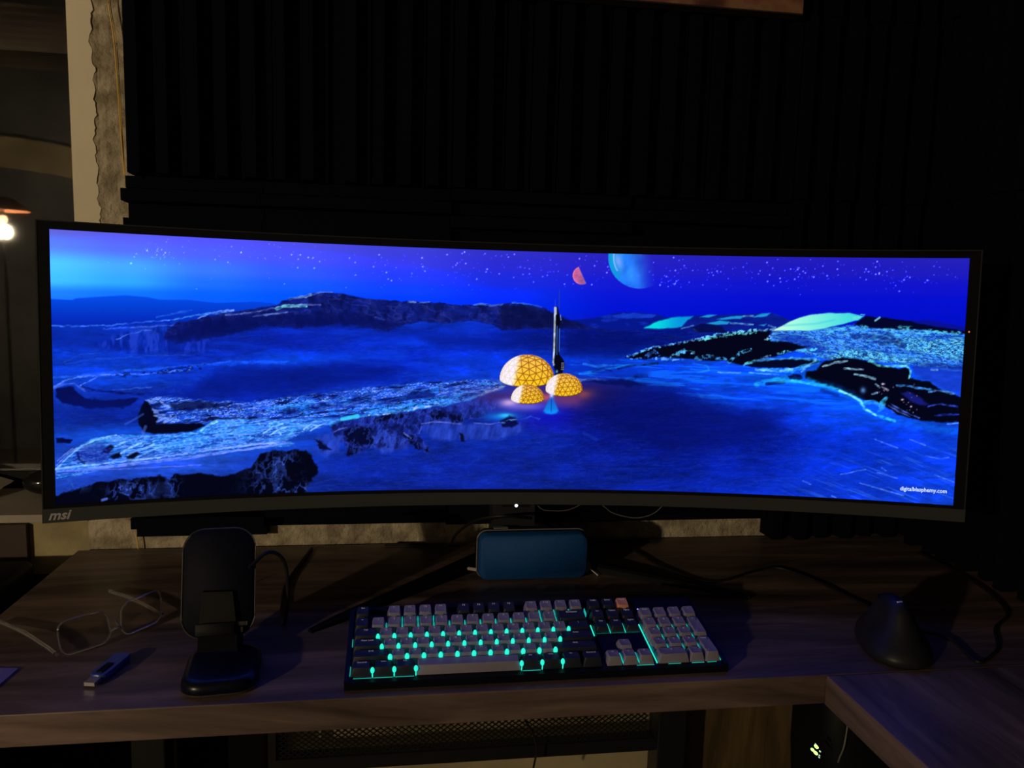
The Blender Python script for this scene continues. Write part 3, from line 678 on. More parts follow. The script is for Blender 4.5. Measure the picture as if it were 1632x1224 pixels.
# mid cliffs below the snow field
mc = poly([(528,676),(545,668),(567,665),(600,660),(650,655),(690,652),(730,645),(765,632),(785,636),(800,646),(785,655),(770,664),(740,668),(735,678),(700,674),(670,680),(665,694),(690,716),(680,722),(655,706),(635,716),(600,714),(575,720),(556,730),(552,712),(540,700),(530,690)], 3.5, 1.6)
vs = noise(7, 22, 71, 4, .25)
blend(mc, np.stack([8+26*vs, 18+40*vs, 92+90*vs], -1))
sc2 = poly([(590,690),(620,684),(640,695),(650,715),(610,722),(592,712)], 3, 3)+poly([(668,680),(700,674),(740,676),(830,674),(835,690),(790,700),(720,702),(690,700)], 3, 3)+poly([(500,700),(530,690),(545,700),(540,720),(515,725)], 3, 3)
blend(np.clip(sc2, 0, 1)*.7, np.stack([10+60*vs, 26+80*vs, 110+150*vs], -1))
for P in ([(549,686),(560,680),(592,680),(597,690),(594,705),(578,712),(556,706),(550,696)], [(554,714),(576,713),(575,719),(566,724),(553,728)], [(642,690),(652,692),(664,705),(672,714),(662,716),(652,705)], [(732,688),(740,690),(744,702),(736,703)], [(676,716),(684,713),(686,718),(678,721)],
          [(520,708),(500,700),(510,715),(528,717)], [(684,656),(705,655),(712,664),(695,668),(686,664)], [(716,662),(735,660),(738,670),(722,672)], [(600,664),(640,660),(660,658),(600,676),(596,672)]):
    blend(poly(P, 5, 1.2)*.9, (2, 5, 38))
blend(mc*fil(6, 12, 72, .25, .82, .95)*.45, (50, 84, 210)); blend(mc*sstep(.5, .32, noise(8, 10, 73, 4))*.55, (2, 6, 50))
for P in ([(533,688),(545,683),(552,681)], [(672,676),(690,672),(735,676)], [(668,690),(672,680)], [(644,690),(655,698)], [(800,672),(780,676),(755,674)]): blend(stroke(P, 1.3, 1, 1)*.75, (110, 130, 230))
blend(stroke([(528,676),(547,668),(570,664),(620,657),(700,646),(745,636),(775,626),(800,618)], 3, 2.2, 3)*.8, (60, 180, 255)); blend(stroke([(545,668),(570,663)], 4, 2)*.8, (60, 220, 240))
blend(stroke([(590,663),(640,655),(700,645)], 2.2, 1.2, 4)*sstep(.45, .6, n3), (190, 215, 255)); blend(stroke([(765,630),(790,620),(810,612)], 2.5, 1.5, 3)*sstep(.42, .6, n3), (220, 215, 240))
# plain under the domes
for cx, cy, rx, ry, a, c in ((850,628,95,16,.55,(80,40,110)), (900,632,60,15,.55,(110,50,110)), (940,620,60,14,.5,(70,30,90)), (800,640,70,18,.4,(60,70,210)), (790,632,25,7,.6,(60,26,70)), (935,628,16,8,.75,(235,110,60)), (868,634,14,6,.8,(235,100,90)), (812,642,14,6,.85,(235,190,235)), (845,648,36,7,.7,(150,130,235)), (880,660,36,22,.55,(6,10,220)), (905,640,30,9,.45,(150,70,100))):
    blend(glow(cx, cy, rx, ry)*a, c)
blend(glow(800, 664, 26, 6)*.7, (20, 150, 245)); blend(glow(806, 662, 10, 3.4)*.8, (60, 220, 255))
blend(poly([(797,670),(812,663),(822,666),(826,676),(815,682),(800,680)], 2, 1.5)*.9, (2, 8, 60)); blend(stroke([(800,674),(824,667)], 2, 2, 2)*sstep(.5, .6, n3), (100, 150, 240))
blend(stroke([(830,668),(845,664),(860,668)], 1.2, 1.5, 2)*.6, (40, 90, 235)); blend(stroke([(930,690),(950,700)], 2, 3)*.4, (20,60,200))
# right snowy plain
ps = noise(60, 4, 81, 4, .05)
br = poly([(905,572),(985,572),(1060,573),(1200,585),(1260,604),(1330,625),(1372,645),(1330,664),(1245,652),(1186,645),(1122,635),(1064,618),(1024,614),(985,606),(925,604)], 4, 6)
blend(br*sstep(.54, .68, ps)*.6, (14, 120, 255)); blend(br*sstep(.44, .30, ps)*.5, (5, 50, 200))
for P, wd, c, a in (([(925,595),(960,590),(1000,583),(1045,580)], 3, (20,150,240), .7), ([(985,588),(1000,584),(1048,579)], 2.2, (4,16,90), .85), ([(930,580),(950,584),(975,582)], 2.5, (30,130,250), .7), ([(945,592),(960,588),(975,592)], 2, (3,14,90), .7),
 ([(1105,580),(1128,583),(1130,590),(1112,594)], 1.6, (40,160,255), .6), ([(1145,593),(1180,594)], 1.5, (130,190,255), .7), ([(1195,594),(1240,597)], 1.6, (110,200,255), .7), ([(905,602),(925,606),(950,604),(970,609)], 2.4, (100,140,240), .8), ([(1000,608),(1015,600),(1030,600)], 4, (3,14,90), .7)):
    blend(stroke(P, wd, 1.3, 1.5)*a, c)
blend(poly([(928,607),(960,605),(1005,605),(1030,614),(1000,616),(960,612)], 3, 2)*.9, (4, 14, 84))
blend(poly([(925,612),(1000,612),(1060,622),(1120,640),(1180,652),(1245,660),(1240,690),(1150,715),(1060,720),(960,680),(930,640)], 4, 14)*.6, (3, 14, 104))
# mid range and snow humps, right
blend(poly([(1030,523),(1062,512),(1110,504),(1150,502),(1232,500),(1258,511),(1236,528),(1190,531),(1140,531),(1090,526)], 1.5, 1.2), np.stack([3+8*n2, 18+14*n2, 110+50*n2], -1))
blend(poly([(1026,523),(1037,517),(1049,512),(1071,506),(1105,504),(1096,510),(1086,521),(1072,523),(1049,524)], 1, 1.2), np.stack([0*X+5, 150+70*sstep(1090, 1040, X), 225+0*X], -1))
for P in ([(1115,505),(1130,501),(1142,502),(1130,506)], [(1142,509),(1165,505),(1188,503),(1180,508),(1150,510)], [(1199,505),(1215,500),(1229,499),(1222,504),(1203,506)], [(1126,515),(1148,511),(1164,513),(1160,517),(1138,518)], [(1210,518),(1222,516),(1218,520)]): blend(poly(P, 1.2, 1)*.9, (30, 165, 225))
for P in ([(1086,524),(1105,519)], [(1225,519),(1236,522),(1226,527)], [(1185,504),(1200,503)], [(1105,524),(1112,529)], [(1165,515),(1200,517)]): blend(stroke(P, 1.6, 1, 1)*.8, (120, 200, 240))
blend(poly([(1100,523),(1120,515),(1150,520),(1158,530),(1110,530)], 2, 1)*.8, (2, 8, 60))
# slope right of the dome-like snow hill
sl = poly([(1232,528),(1300,526),(1372,516),(1420,520),(1480,524),(1545,530),(1545,590),(1448,582),(1377,574),(1314,572),(1270,560),(1225,544)], 2, 1.5)
hat = noise(12, 3, 91, 3, .55)
blend(sl, np.stack([8+30*hat, 50+90*hat, 170+80*hat], -1)); blend(sl*fil(9, 3, 93, .55, .8, .95)*.7, (90, 180, 255)); blend(sl*fil(10, 3, 94, .5, .84, .95)*.6, (8, 20, 130)); blend(sl*fil(26, 3.5, 99, .06, .84, .96)*.5, (110, 220, 240))
cp = poly([(1318,572),(1340,560),(1360,556),(1400,562),(1440,570),(1472,572),(1455,578),(1380,574)], 3, 2.5)+poly([(1405,548),(1432,540),(1450,536),(1480,542),(1539,540),(1539,575),(1500,568),(1465,560),(1445,558),(1440,550)], 3, 3)
hc = noise(5, 2.5, 92, 3, .4); blend(np.clip(cp, 0, 1)*.5, np.stack([20+60*hc, 110+120*hc, 200+60*hc], -1)); blend(np.clip(cp, 0, 1)*fil(8, 3, 191, .35, .78, .93)*.8, (130, 240, 240)); blend(np.clip(cp, 0, 1)*fil(8, 3, 192, .2, .82, .94)*.7, (3, 16, 90))
blend(poly([(1235,534),(1270,532),(1290,540),(1320,556),(1300,562),(1260,548)], 3, 3)*.6, (10, 36, 170))
blend(poly([(1230,527),(1245,520),(1260,512),(1275,506),(1289,502),(1321,499),(1355,499),(1377,504),(1368,510),(1350,515),(1338,518),(1313,524),(1290,527)], .8, 1.0), np.stack([150-1.1*(X-1280)+0*X, 255-.35*(X-1260), 225+0*X], -1).clip(20, 255))
blend(stroke([(1250,519),(1300,516),(1330,510)], 1.2, 2)*.4, (60,200,235))
blend(poly([(1362,518),(1368,511),(1380,504),(1411,507),(1451,512),(1470,517),(1540,528),(1540,533),(1510,530),(1461,525),(1411,524),(1372,521)], 1.5, 1.0), (1, 5, 44))
blend(stroke([(1356,510),(1370,506),(1376,500)], 4, 2, 3)*sstep(.45, .6, n3), (120, 230, 230)); blend(stroke([(1395,511),(1402,506)], 2, 1)*.9, (120, 190, 220))
for P in ([(1318,530),(1345,524),(1375,522),(1395,526)], [(1408,526),(1440,522),(1458,524)], [(1420,530),(1445,532),(1465,530)], [(1470,530),(1500,528),(1530,532)], [(1395,535),(1380,545)]): blend(stroke(P, 4, 2, 3)*sstep(.42, .58, n3)*.9, (90, 225, 240))
blend(stroke([(1405,545),(1425,543),(1440,552)], 8, 3, 3)*.6, (8, 20, 100)); blend(stroke([(1360,535),(1400,538),(1420,534)], 5, 3, 3)*.6, (4, 20, 110))
# black ridges
R1 = [(996,570),(1012,564),(1024,560),(1034,556),(1040,554),(1055,552),(1074,549),(1100,543),(1122,539),(1157,532),(1180,529),(1196,528),(1215,527),(1230,527),(1224,536),(1228,543),(1257,545),(1272,551),(1290,552),(1262,560),(1245,566),(1220,570),(1205,576),(1186,582),(1172,580),(1157,575),(1110,574),(1085,570),(1061,570),(1040,570),(1029,573)]
blend(poly(R1, 2, 1.0), (1, 3, 26))
for P, wd, c in (([(1000,568),(1024,559),(1040,553),(1074,548),(1122,539),(1160,531),(1196,527),(1230,526)], 2.6, (120,215,250)), ([(1125,541),(1150,534),(1180,531),(1205,529)], 5, (110,230,235)), ([(1070,568),(1088,560),(1105,562)], 4, (90,200,245)), ([(1160,578),(1180,562),(1195,558)], 5, (80,190,245)),
  ([(1030,568),(1042,558),(1050,566)], 4, (60,130,240)), ([(1110,572),(1130,568),(1158,572)], 5, (70,170,245)), ([(1222,541),(1230,533),(1240,530)], 3, (150,230,245)), ([(1240,564),(1262,560),(1300,556)], 2.5, (90,220,245)), ([(1215,570),(1228,568)], 3, (120,180,240)), ([(1005,571),(1050,572),(1090,573)], 1.6, (100,180,250))):
    blend(stroke(P, wd, 1.2, 3)*sstep(.34, .60, noise(3, 3.5, 95, 3)), c)
blend(poly([(1187,583),(1200,577),(1220,574),(1260,572),(1300,573),(1310,577),(1290,582),(1257,587),(1215,586)], 1.5, 1)*.95, (1, 4, 32))
for P, wd, c in (([(1186,582),(1205,575),(1240,571),(1300,572)], 2.5, (100,220,245)), ([(1210,589),(1240,589),(1262,590),(1290,582),(1305,576)], 5, (60,190,245)), ([(1278,592),(1290,580),(1300,574)], 2, (130,210,245)), ([(1205,588),(1240,592),(1262,588)], 2.4, (150,235,245))):
    blend(stroke(P, wd, 1.5, 2.5)*np.clip(.3+n3*1.2, 0, 1)*.9, c)
blend(stroke([(1206,612),(1222,608),(1250,603),(1270,607)], 4, 4, 2)*.8, (30, 190, 240)); blend(poly([(1256,600),(1264,596),(1275,597),(1280,602),(1272,607),(1260,605)], 1, 1.2), (1, 8, 60)); blend(stroke([(1222,612),(1250,609)], 3, 2)*.8, (3, 20, 100))
R3 = [(1284,592),(1300,590),(1312,577),(1343,569),(1377,575),(1410,582),(1432,588),(1448,586),(1452,594),(1451,603),(1465,606),(1483,608),(1495,618),(1520,628),(1532,634),(1531,672),(1500,674),(1485,672),(1451,667),(1430,660),(1416,652),(1405,644),(1392,640),(1377,637),(1365,634),(1350,630),(1335,620),(1318,615),(1300,610),(1284,603)]
blend(poly(R3, 2.5, 1.2), (1, 3, 24))
blend(poly([(1452,584),(1500,588),(1538,590),(1535,628),(1510,622),(1490,610),(1462,600)], 2.5, 2), np.stack([12+16*n2, 50+24*n2, 180+60*n2], -1))
blend(poly([(1454,586),(1490,585),(1538,590),(1538,584),(1480,578)], 2, 2)*.6, (12, 30, 140))
blend(poly([(1437,626),(1448,624),(1462,630),(1480,645),(1466,646),(1450,640)], 3, 2)*.8, (24, 30, 140))
sp = noise(7, 3, 96, 3, .3)
for P, wd, c, jt in (([(1312,584),(1330,578),(1350,575)], 2.2, (150,205,235), 1.5), ([(1345,587),(1375,589)], 2.2, (150,200,230), 1.5), ([(1362,597),(1385,600),(1395,604)], 2.6, (150,210,240), 2), ([(1385,575),(1400,582),(1425,584),(1445,583),(1452,590),(1449,603)], 3.2, (110,235,225), 2),
  ([(1430,614),(1445,615),(1465,618),(1490,622)], 3, (60,150,240), 2), ([(1480,624),(1500,622),(1520,628)], 2, (90,160,245), 2), ([(1485,589),(1494,590)], 2.4, (170,225,245), 1), ([(1395,612),(1402,617)], 2.4, (150,190,230), 1), ([(1390,628),(1398,626)], 1.8, (140,190,240), 1), ([(1405,616),(1415,622)], 2.4, (180,170,200), 1.5),
  ([(1416,646),(1430,655),(1450,664)], 1.3, (100,130,240), 1), ([(1420,644),(1440,656),(1465,666)], 1.2, (80,110,230), 1), ([(1480,648),(1500,644),(1525,648)], 1.6, (50,70,200), 2), ([(1490,662),(1530,660)], 2, (30,60,200), 2), ([(1510,676),(1528,674)], 1.5, (100,170,255), 1),
  ([(1500,588),(1540,592)], 1.3, (50,100,235), 1)):
    blend(stroke(P, wd, 1.1, jt)*np.clip(.35+sp*1.2, 0, 1), c)
blend(glow(1375.5, 622, 4, 4.5), (80, 130, 200)); blend(glow(1438, 637, 1.8, 1.4), (240, 210, 230)); blend(glow(1452, 648, 1.6, 1.4), (220, 200, 230)); blend(glow(1407, 612, 2.2, 1.6), (230, 220, 240))
for _ in range(26): blend(glow(rs.uniform(1400, 1470), rs.uniform(610, 660), 1.0, 1.0)*rs.uniform(.3, .9), (150, 130, 190))
# glowing shore line
SHR = [(1262,606),(1284,610),(1316,615),(1338,622),(1356,630),(1372,640),(1378,651),(1396,662),(1425,671),(1460,678),(1500,684),(1536,690)]
blend(stroke(SHR, 3, 10, 1)*.5, (10, 120, 250)); blend(stroke(SHR[:9], 2.6, 2.4, 1.5)*.95, (50, 215, 245)); blend(stroke(SHR[3:8], 1.2, 1.4, 1)*.9, (160, 250, 250))
blend(stroke([(1378,642),(1392,640),(1402,646),(1412,634),(1408,648),(1400,656)], 3.2, 2.4, 2)*.85, (60, 190, 245)); blend(stroke([(1290,605),(1310,614),(1330,620)], 4, 4, 2)*.5, (20, 170, 245))
blend(glow(1284, 622, 26, 5)*.6, (10, 130, 255)); blend(glow(1250, 608, 16, 3)*.6, (40, 210, 245)); blend(stroke([(1310,622),(1335,630)], 3, 3)*.5, (2, 20, 120))
# wind lines, lower right
wl = noise(60, 2.6, 97, 3, .38); mw = sstep(1240, 1420, X+(Y-740)*1.2)*sstep(690, 740, Y)
blend(mw*sstep(.60, .74, wl)*.45, (60, 120, 250)); blend(mw*sstep(.40, .28, wl)*.25, (4, 40, 190))
for P in ([(1475,727),(1500,731),(1512,729)], [(1398,753),(1412,757),(1430,762)], [(1405,745),(1412,750)], [(1340,756),(1380,748)], [(1280,766),(1292,772)], [(1395,700),(1430,714)], [(1450,700),(1475,710)], [(1490,757),(1520,768)], [(1325,790),(1332,794)], [(1440,790),(1370,770)]): blend(stroke(P, .9, 1, 1)*.6, (120, 170, 255))
# rocket
for P, c, jt in (([(884,489),(889,489),(891,500),(893,503),(894,512),(891,520),(891,565),(896,570),(900,578),(899,588),(895,596),(886,596),(882,583),(880,574),(882,520),(882,500)], (2, 4, 20), 0), ([(883,596),(892,592),(900,596),(890,602)], (2, 6, 40), 1)):
    blend(poly(P, jt, .7), c)
blend(stroke([(884.3,490),(884,520),(883,560),(881.5,578)], 1.8, .9)*np.clip(.55+.6*noise(6, 5, 98, 2), 0, 1), (205, 220, 245)); blend(stroke([(885.5,491),(885.5,500)], 3, .8)*.8, (200, 215, 240)); blend(stroke([(888,520),(887.5,565)], 1, .8)*.7, (60, 100, 200)); blend(stroke([(891.8,524),(891.2,560)], .8, .8)*.8, (60, 110, 230))
blend(stroke([(891.5,463),(891,492)], .7, .7)*.75, (40, 60, 160)); blend(stroke([(885,478),(885,489)], .6, .6)*.6, (60, 80, 190)); blend(stroke([(893,502),(894,510)], .9, .7)*.8, (120, 150, 230))
for i in range(3):
    for j in range(5): blend(glow(895.5+1.6*i-.2*j, 578.5+2.6*j, .6, .6)*.9, (235, 225, 235))
blend(glow(887.5, 592, 1.6, 2.2)*.9, (120, 200, 250)); blend(glow(882.5, 581, 1.4, 2), (220, 220, 245))
# geodesic domes
def ico():
    bm = bmesh.new(); bmesh.ops.create_icosphere(bm, subdivisions=3, radius=1)
    E_ = [(np.array(e.verts[0].co), np.array(e.verts[1].co)) for e in bm.edges]; bm.free(); return E_
ICO = ico()
def dome(cx, cyb, rx, ht, sag, rot, split):
    """half ball on the snow: width 2*rx, height ht above the base line, front base bulging sag"""
    xs_ = (X-cx)/rx
    topm = np.clip(1-np.abs(xs_), 0, 1); arch = np.sqrt(np.clip(1-xs_**2, 0, 1))
    up_ = cyb-ht*arch; dn = cyb+sag*arch
    m = np.clip(Y-up_+.5, 0, 1)*np.clip(dn-Y+.5, 0, 1)*(np.abs(xs_) <= 1)
    t = (X-(cx-rx))/(2*rx)
    lit = sstep(split+.05, split-.08, t-(.10*(cyb-Y)/ht))
    hgt = np.clip((cyb+sag-Y)/(ht+sag), 0, 1)[..., None]
    yel = np.array([255, 205, 28])*(1-hgt)+np.array([255, 198, 88])*hgt
    yel = yel*(1-.16*sstep(.88, 1, np.abs(xs_)))[..., None]
    col = yel*(1-lit[..., None])+np.array([255, 246, 238])*lit[..., None]
    blend(m, col)
    a = math.radians(rot); ca, sa = math.cos(a), math.sin(a); tl = sag/(ht+sag)*1.2
    ln = np.zeros_like(X); wd = .62 if rx > 35 else .34
    for p, q in ICO:
        P2 = []
        for v in (p, q):
            x_, y_, z_ = v[0]*ca-v[1]*sa, v[0]*sa+v[1]*ca, v[2]
            P2.append((x_, y_, z_))
        if min(P2[0][1], P2[1][1]) < -.15 or min(P2[0][2], P2[1][2]) < -.06: continue
        L = [(cx+rx*P_[0], cyb+sag*P_[1]*math.sqrt(max(0, 1-max(P_[2], 0)**2)) * 1.0 / max(.25, math.sqrt(max(1e-3, P_[0]**2*0+P_[1]**2+P_[0]**2))) * 1.0 - ht*P_[2]) for P_ in P2]
        ln = np.maximum(ln, stroke(L, wd, .75))
    blend(m*ln*(.72-.60*lit), (120, 52, 8))
    blend(m*np.clip((1.6-np.abs(Y-dn))/1.2, 0, 1)*.85*(1-lit*.8), (60, 20, 10))
dome(840, 604, 43.5, 39, 13, 12, .30)
dome(899, 621, 29.5, 26, 11, 40, .28)
dome(841, 636, 26.5, 23.5, 8, 25, .30)
# blue light cone
cn = poly([(878,631),(881,631),(890,655),(886,659),(879,660),(870,659),(866,655)], .6, 1.6)
blend(cn*.85, np.stack([0*X+10, 90+2.6*(Y-631), 235+0*X], -1)); blend(stroke([(879,633),(878.5,657)], .6, .8)*.6, (4, 20, 120)); blend(glow(879, 630, 3, 4)*.9, (220, 225, 255)); blend(glow(879, 657, 12, 3)*.5, (20, 150, 255))
IMG = np.clip(IMG, 0, 255)/255
LIN = np.where(IMG <= .04045, IMG/12.92, ((IMG+.055)/1.055)**2.4)
LIN[..., 2] *= 1+2.4*sstep(.90, 1.0, IMG[..., 2])      # the brightest blues shine beyond what a camera can hold
# the screen: one fine mesh carrying the picture as its own colours
me = bpy.data.meshes.new('screen'); nv_ = GW*GH
co = np.stack([SX, SY, SZs], -1).reshape(-1, 3)-np.array(wloc(mon))
idx = np.arange(nv_).reshape(GH, GW)
quads = np.stack([idx[:-1, :-1], idx[:-1, 1:], idx[1:, 1:], idx[1:, :-1]], -1).reshape(-1, 4); nf = len(quads)
me.vertices.add(nv_); me.vertices.foreach_set('co', co.astype(np.float32).ravel())
me.loops.add(nf*4); me.loops.foreach_set('vertex_index', quads.astype(np.int32).ravel())
me.polygons.add(nf); me.polygons.foreach_set('loop_start', np.arange(0, nf*4, 4, dtype=np.int32))
me.update(calc_edges=True)
at_ = me.color_attributes.new('display', 'FLOAT_COLOR', 'POINT')
at_.data.foreach_set('color', np.concatenate([LIN.reshape(-1, 3), np.ones((nv_, 1))], 1).astype(np.float32).ravel())
m_scr = bpy.data.materials.new('display'); m_scr.use_nodes = True; nt = m_scr.node_tree; b = nt.nodes['Principled BSDF']
b.inputs['Base Color'].default_value = (.002, .002, .002, 1); b.inputs['Roughness'].default_value = .3; b.inputs['Specular IOR Level'].default_value = .1
an = nt.nodes.new('ShaderNodeAttribute'); an.attribute_name = 'display'; nt.links.new(an.outputs['Color'], b.inputs['Emission Color'])
b.inputs['Emission Strength'].default_value = 1.0
me.materials.append(m_scr)
so = bpy.data.objects.new('screen', me); C.objects.link(so); so.parent = mon
del X, Y, IMG, LIN, G, G2
# ---------------------------------------------------------------- monitor body
dA = .013/RC
bm = cbox(-TH-dA, -TH, -.004, SH+.0095, -.0022, .012, 2); cbox(TH, TH+dA, -.004, SH+.0095, -.0022, .012, 2, bm); cbox(-TH, TH, SH, SH+.0095, -.0022, .012, 60, bm); cbox(-TH, TH, -.004, 0, -.0022, .012, 60, bm)
obj('bezel', bm, m_bezel, mon, smooth=False)
bm = cbox(-TH-dA-.0016/RC, -TH-dA, -.004, SH+.0105, -.0030, .016, 2); cbox(TH+dA, TH+dA+.0016/RC, -.004, SH+.0105, -.0030, .016, 2, bm); cbox(-TH-dA-.0016/RC, TH+dA+.0016/RC, SH+.0095, SH+.0107, -.0030, .016, 60, bm)
obj('rim', bm, m_rim, mon, smooth=False)
obj('chin', cbox(-TH-dA-.0016/RC, TH+dA+.0016/RC, -.0215, -.004, -.0040, .016, 60), m_chin, mon, smooth=False)
bm = bmesh.new(); rings = []
for a in np.linspace(-TH-dA, TH+dA, 41):
    k = 1-min(1, abs(a)/(TH))**3; th_ = .018+.032*k
    rings.append([MP(a, -.018, .012), MP(a, SH+.008, .012), MP(a, SH-.02-.03*k, th_), MP(a, .02+.02*k, th_)])
obj('housing', loft(bm, rings), m_black, mon, smooth=False)
aL = .0
bm = bmesh.new(); bmesh.ops.create_uvsphere(bm, u_segments=16, v_segments=10, radius=.0021); p = MP(-.003, -.0245, .002); xf(bm, p, (1, 0, 0), (0, 1, 0), (0, 0, 1)); obj('power_light', bm, m_led, mon)
obj('led_mount', cbox(-.014, .008, -.0265, -.0215, .002, .012, 2), m_black, mon, smooth=False)
bm = bmesh.new(); bmesh.ops.create_uvsphere(bm, u_segments=12, v_segments=8, radius=.0012); xf(bm, MP(TH+dA*.35, .238, -.0024), (1, 0, 0), (0, .5, 0), (0, 0, 1)); obj('indicator_or_glint', bm, mat('red_glint', (1, .2, .1), .4, emit=(1, .22, .08), estr=.8), mon)  # glowing red dot stands in for a reflection on the bezel
def on_screen(bm, a, z, off):
    o = MP(a, z, off); ex = (MP(a+.01, z, off)-MP(a-.01, z, off)).normalized(); ey = (MP(a, z+.01, off)-MP(a, z, off)).normalized()
    return xf(bm, o, ex, ey, ex.cross(ey))
obj('logo', on_screen(text_bm('msi', .0165, .32, .00045), -TH-.0045, -.0175, -.0043), m_logo, mon, smooth=False)
bm = text_bm('digitalblasphemy.com', .0080, 0, .00010, .0001); W_ = max(v.co.x for v in bm.verts); s_ = .0595/W_
for v in bm.verts:
    v.co.x *= s_
    a = TH-.0685/RC+v.co.x/RC; q = MP(a, .0165+v.co.y, -.0004); v.co = q
obj('caption', bm, mat('caption_white', (.8, .85, 1), .5, emit=(.55, .68, 1), estr=.8), mon, smooth=False)
# stand
hub = Vector((.190, 1.215, 0))
bm = bmesh.new(); loft(bm, [[(.149, 1.185, .01), (.216, 1.185, .01), (.216, 1.235, .01), (.149, 1.235, .01)], [(.149, 1.180, .30), (.216, 1.180, .30), (.216, 1.225, .30), (.149, 1.225, .30)]])
obj('neck', bm, mat('neck_grey', (.022, .024, .03), .4), mon, smooth=False)
bm = bmesh.new(); bx(bm, .152, .213, 1.085, 1.20, .24, .31, .004); obj('mount', bm, m_black, mon, smooth=False)
obj('hub', box(.128, .236, 1.178, 1.245, 0, .022, .004), m_black, mon)
def leg(a, b, w0, w1, h0, h1):
    a, b = Vector(a), Vector(b); t = (b-a).normalized(); s = Vector((-t.y, t.x, 0)); bm = bmesh.new(); rg = []
    for k in range(9):
        f = k/8; p = a+(b-a)*f; wd = (w0+(w1-w0)*f)/2; h = h0+(h1-h0)*f
        if k == 8: wd *= .6; h *= .8
        rg.append([p-s*wd, p+s*wd, p+s*wd+Vector((0, 0, h*.7)), p+s*wd*.6+Vector((0, 0, h)), p-s*wd*.6+Vector((0, 0, h)), p-s*wd+Vector((0, 0, h*.7))])
    return loft(bm, rg)
obj('stand_leg', leg((.150, 1.215, 0), (-.108, .970, 0), .030, .012, .020, .006), m_black, mon, autos=30)
obj('stand_leg', leg((.228, 1.215, 0), (.511, 1.030, 0), .026, .010, .018, .006), m_black, mon, autos=30)

# ================================================================ KEYBOARD
KX, KY, KYA, KT, KZ = -.04917, .82677, .00538, .19465, .00883
ck, sk = math.cos(KYA), math.sin(KYA)
kb = root('keyboard', 'full size keyboard with grey and dark keycaps and teal backlight', 'keyboard', (.165, .88, 0))
KEX = Vector((ck, sk, 0)); KEY = Vector((-sk*math.cos(KT), ck*math.cos(KT), math.sin(KT))); KEZ = KEX.cross(KEY)
KO = Vector((KX, KY, KZ))
def kx(bm): return xf(bm, KO, KEX, KEY, KEZ)
UN = .01905
m_case = mat('keyboard_case', (.004, .005, .012), .4, spec=.22)
m_light = mat('grey_keycap', (.27, .245, .34), .45, var=.04, vscale=60); m_dark = mat('dark_keycap', (.018, .022, .04), .45); m_orange = mat('orange_keycap', (.85, .36, .22), .45)  # lavender tint puts the screen's blue light into the grey caps
m_leg_l = mat('pale_legend', (.9, .9, 1.0), .5); m_teal = mat('teal_backlight', (.02, .6, .5), .5, emit=(.02, .80, .60), estr=1.1)
m_tealdim = mat('dim_teal_backlight', (.02, .6, .5), .5, emit=(.012, .42, .34), estr=1.0)
CV1 = 6.25*UN+.0075
bm = bmesh.new()
KW = 22.5*UN
def kp(x, y, z):
    p = KO+KEX*x+KEY*y+KEZ*z; return p
def shell():
    bm = bmesh.new()
    rg = []
    for x in (-.0065, KW+.0065):
        a_ = kp(x, -.008, .001); b_ = kp(x, -.0075, 0); b_.z = 0; c_ = kp(x, .030, 0); c_.z = 0
        rg.append([a_, kp(x, CV1, .001), kp(x, CV1, -.013), c_, b_])
    loft(bm, rg)
    return bm
obj('case', shell(), m_case, kb, smooth=False)
for x in (.03, KW-.05):
    f_ = kp(x, CV1-.012, -.013); obj('foot', box(f_.x, f_.x+.02, f_.y, f_.y+.008, 0, f_.z+.002, .001), m_black, kb, smooth=False)
# raised rims around the three key fields
def kbox(x0, x1, y0, y1, z0, z1, bev=0): return kx(box(x0, x1, y0, y1, z0, z1, bev, 1))
bm = bmesh.new()
for a in ((-.0065, -.0012, -.0078, CV1, .001, .004), (KW+.0012, KW+.0065, -.0078, CV1, .001, .004), (-.0012, KW+.0012, -.0078, -.0014, .0004, .0016), (-.0012, KW+.0012, 6.25*UN+.002, CV1, .001, .006),
          (18.5*UN+.002, KW+.0012, 5*UN+.003, 6.25*UN+.002, .001, .006), (15.25*UN, 18.25*UN, 2*UN+.001, 3*UN-.001, .001, .005), (15.25*UN, 16.25*UN-.001, UN+.001, 2*UN+.001, .001, .005), (17.25*UN+.001, 18.25*UN, UN+.001, 2*UN+.001, .001, .005)):
    bx(bm, *a)
obj('top_frame', kx(bm), m_case, kb, smooth=False)

HR = {0: .0098, 1: .0100, 2: .0103, 3: .0108, 4: .0120, 5: .0120}
TILT = {0: .09, 1: .09, 2: .03, 3: -.03, 4: -.09, 5: -.09}
def keycap(cx, cy, w, d, row, name, m, lab=None):
    """cx, cy centre; w, d footprint in metres"""
    h = HR[row]; ti = TILT[row]; z0 = .0015
    bm = bmesh.new(); rings = []
    topw, topd = w-.0056, d-.0048; sh_ = .0009
    for k, (ww, dd, zz, oy, rr) in enumerate(((w, d, z0, 0, .0006), (w-.0020, d-.0016, z0+h*.45, .0003, .0008), (topw+.0004, topd+.0004, z0+h*.96, sh_, .0010), (topw, topd, z0+h, sh_, .0013), (topw*.5, topd*.45, z0+h-.0005, sh_, .002))):
        ring = []
        for x, y_ in rrect(ww, dd, min(rr, dd*.2), 3):
            z = zz + (ti*(y_) if k >= 2 else 0)*-1
            ring.append((cx+x, cy+y_+oy, z))
        rings.append(ring)
    loft(bm, rings)
    o = obj(name, kx(bm), m, kb, autos=50)
    if lab: o['label'] = lab
    return o, (z0+h, ti, topw, topd, sh_)
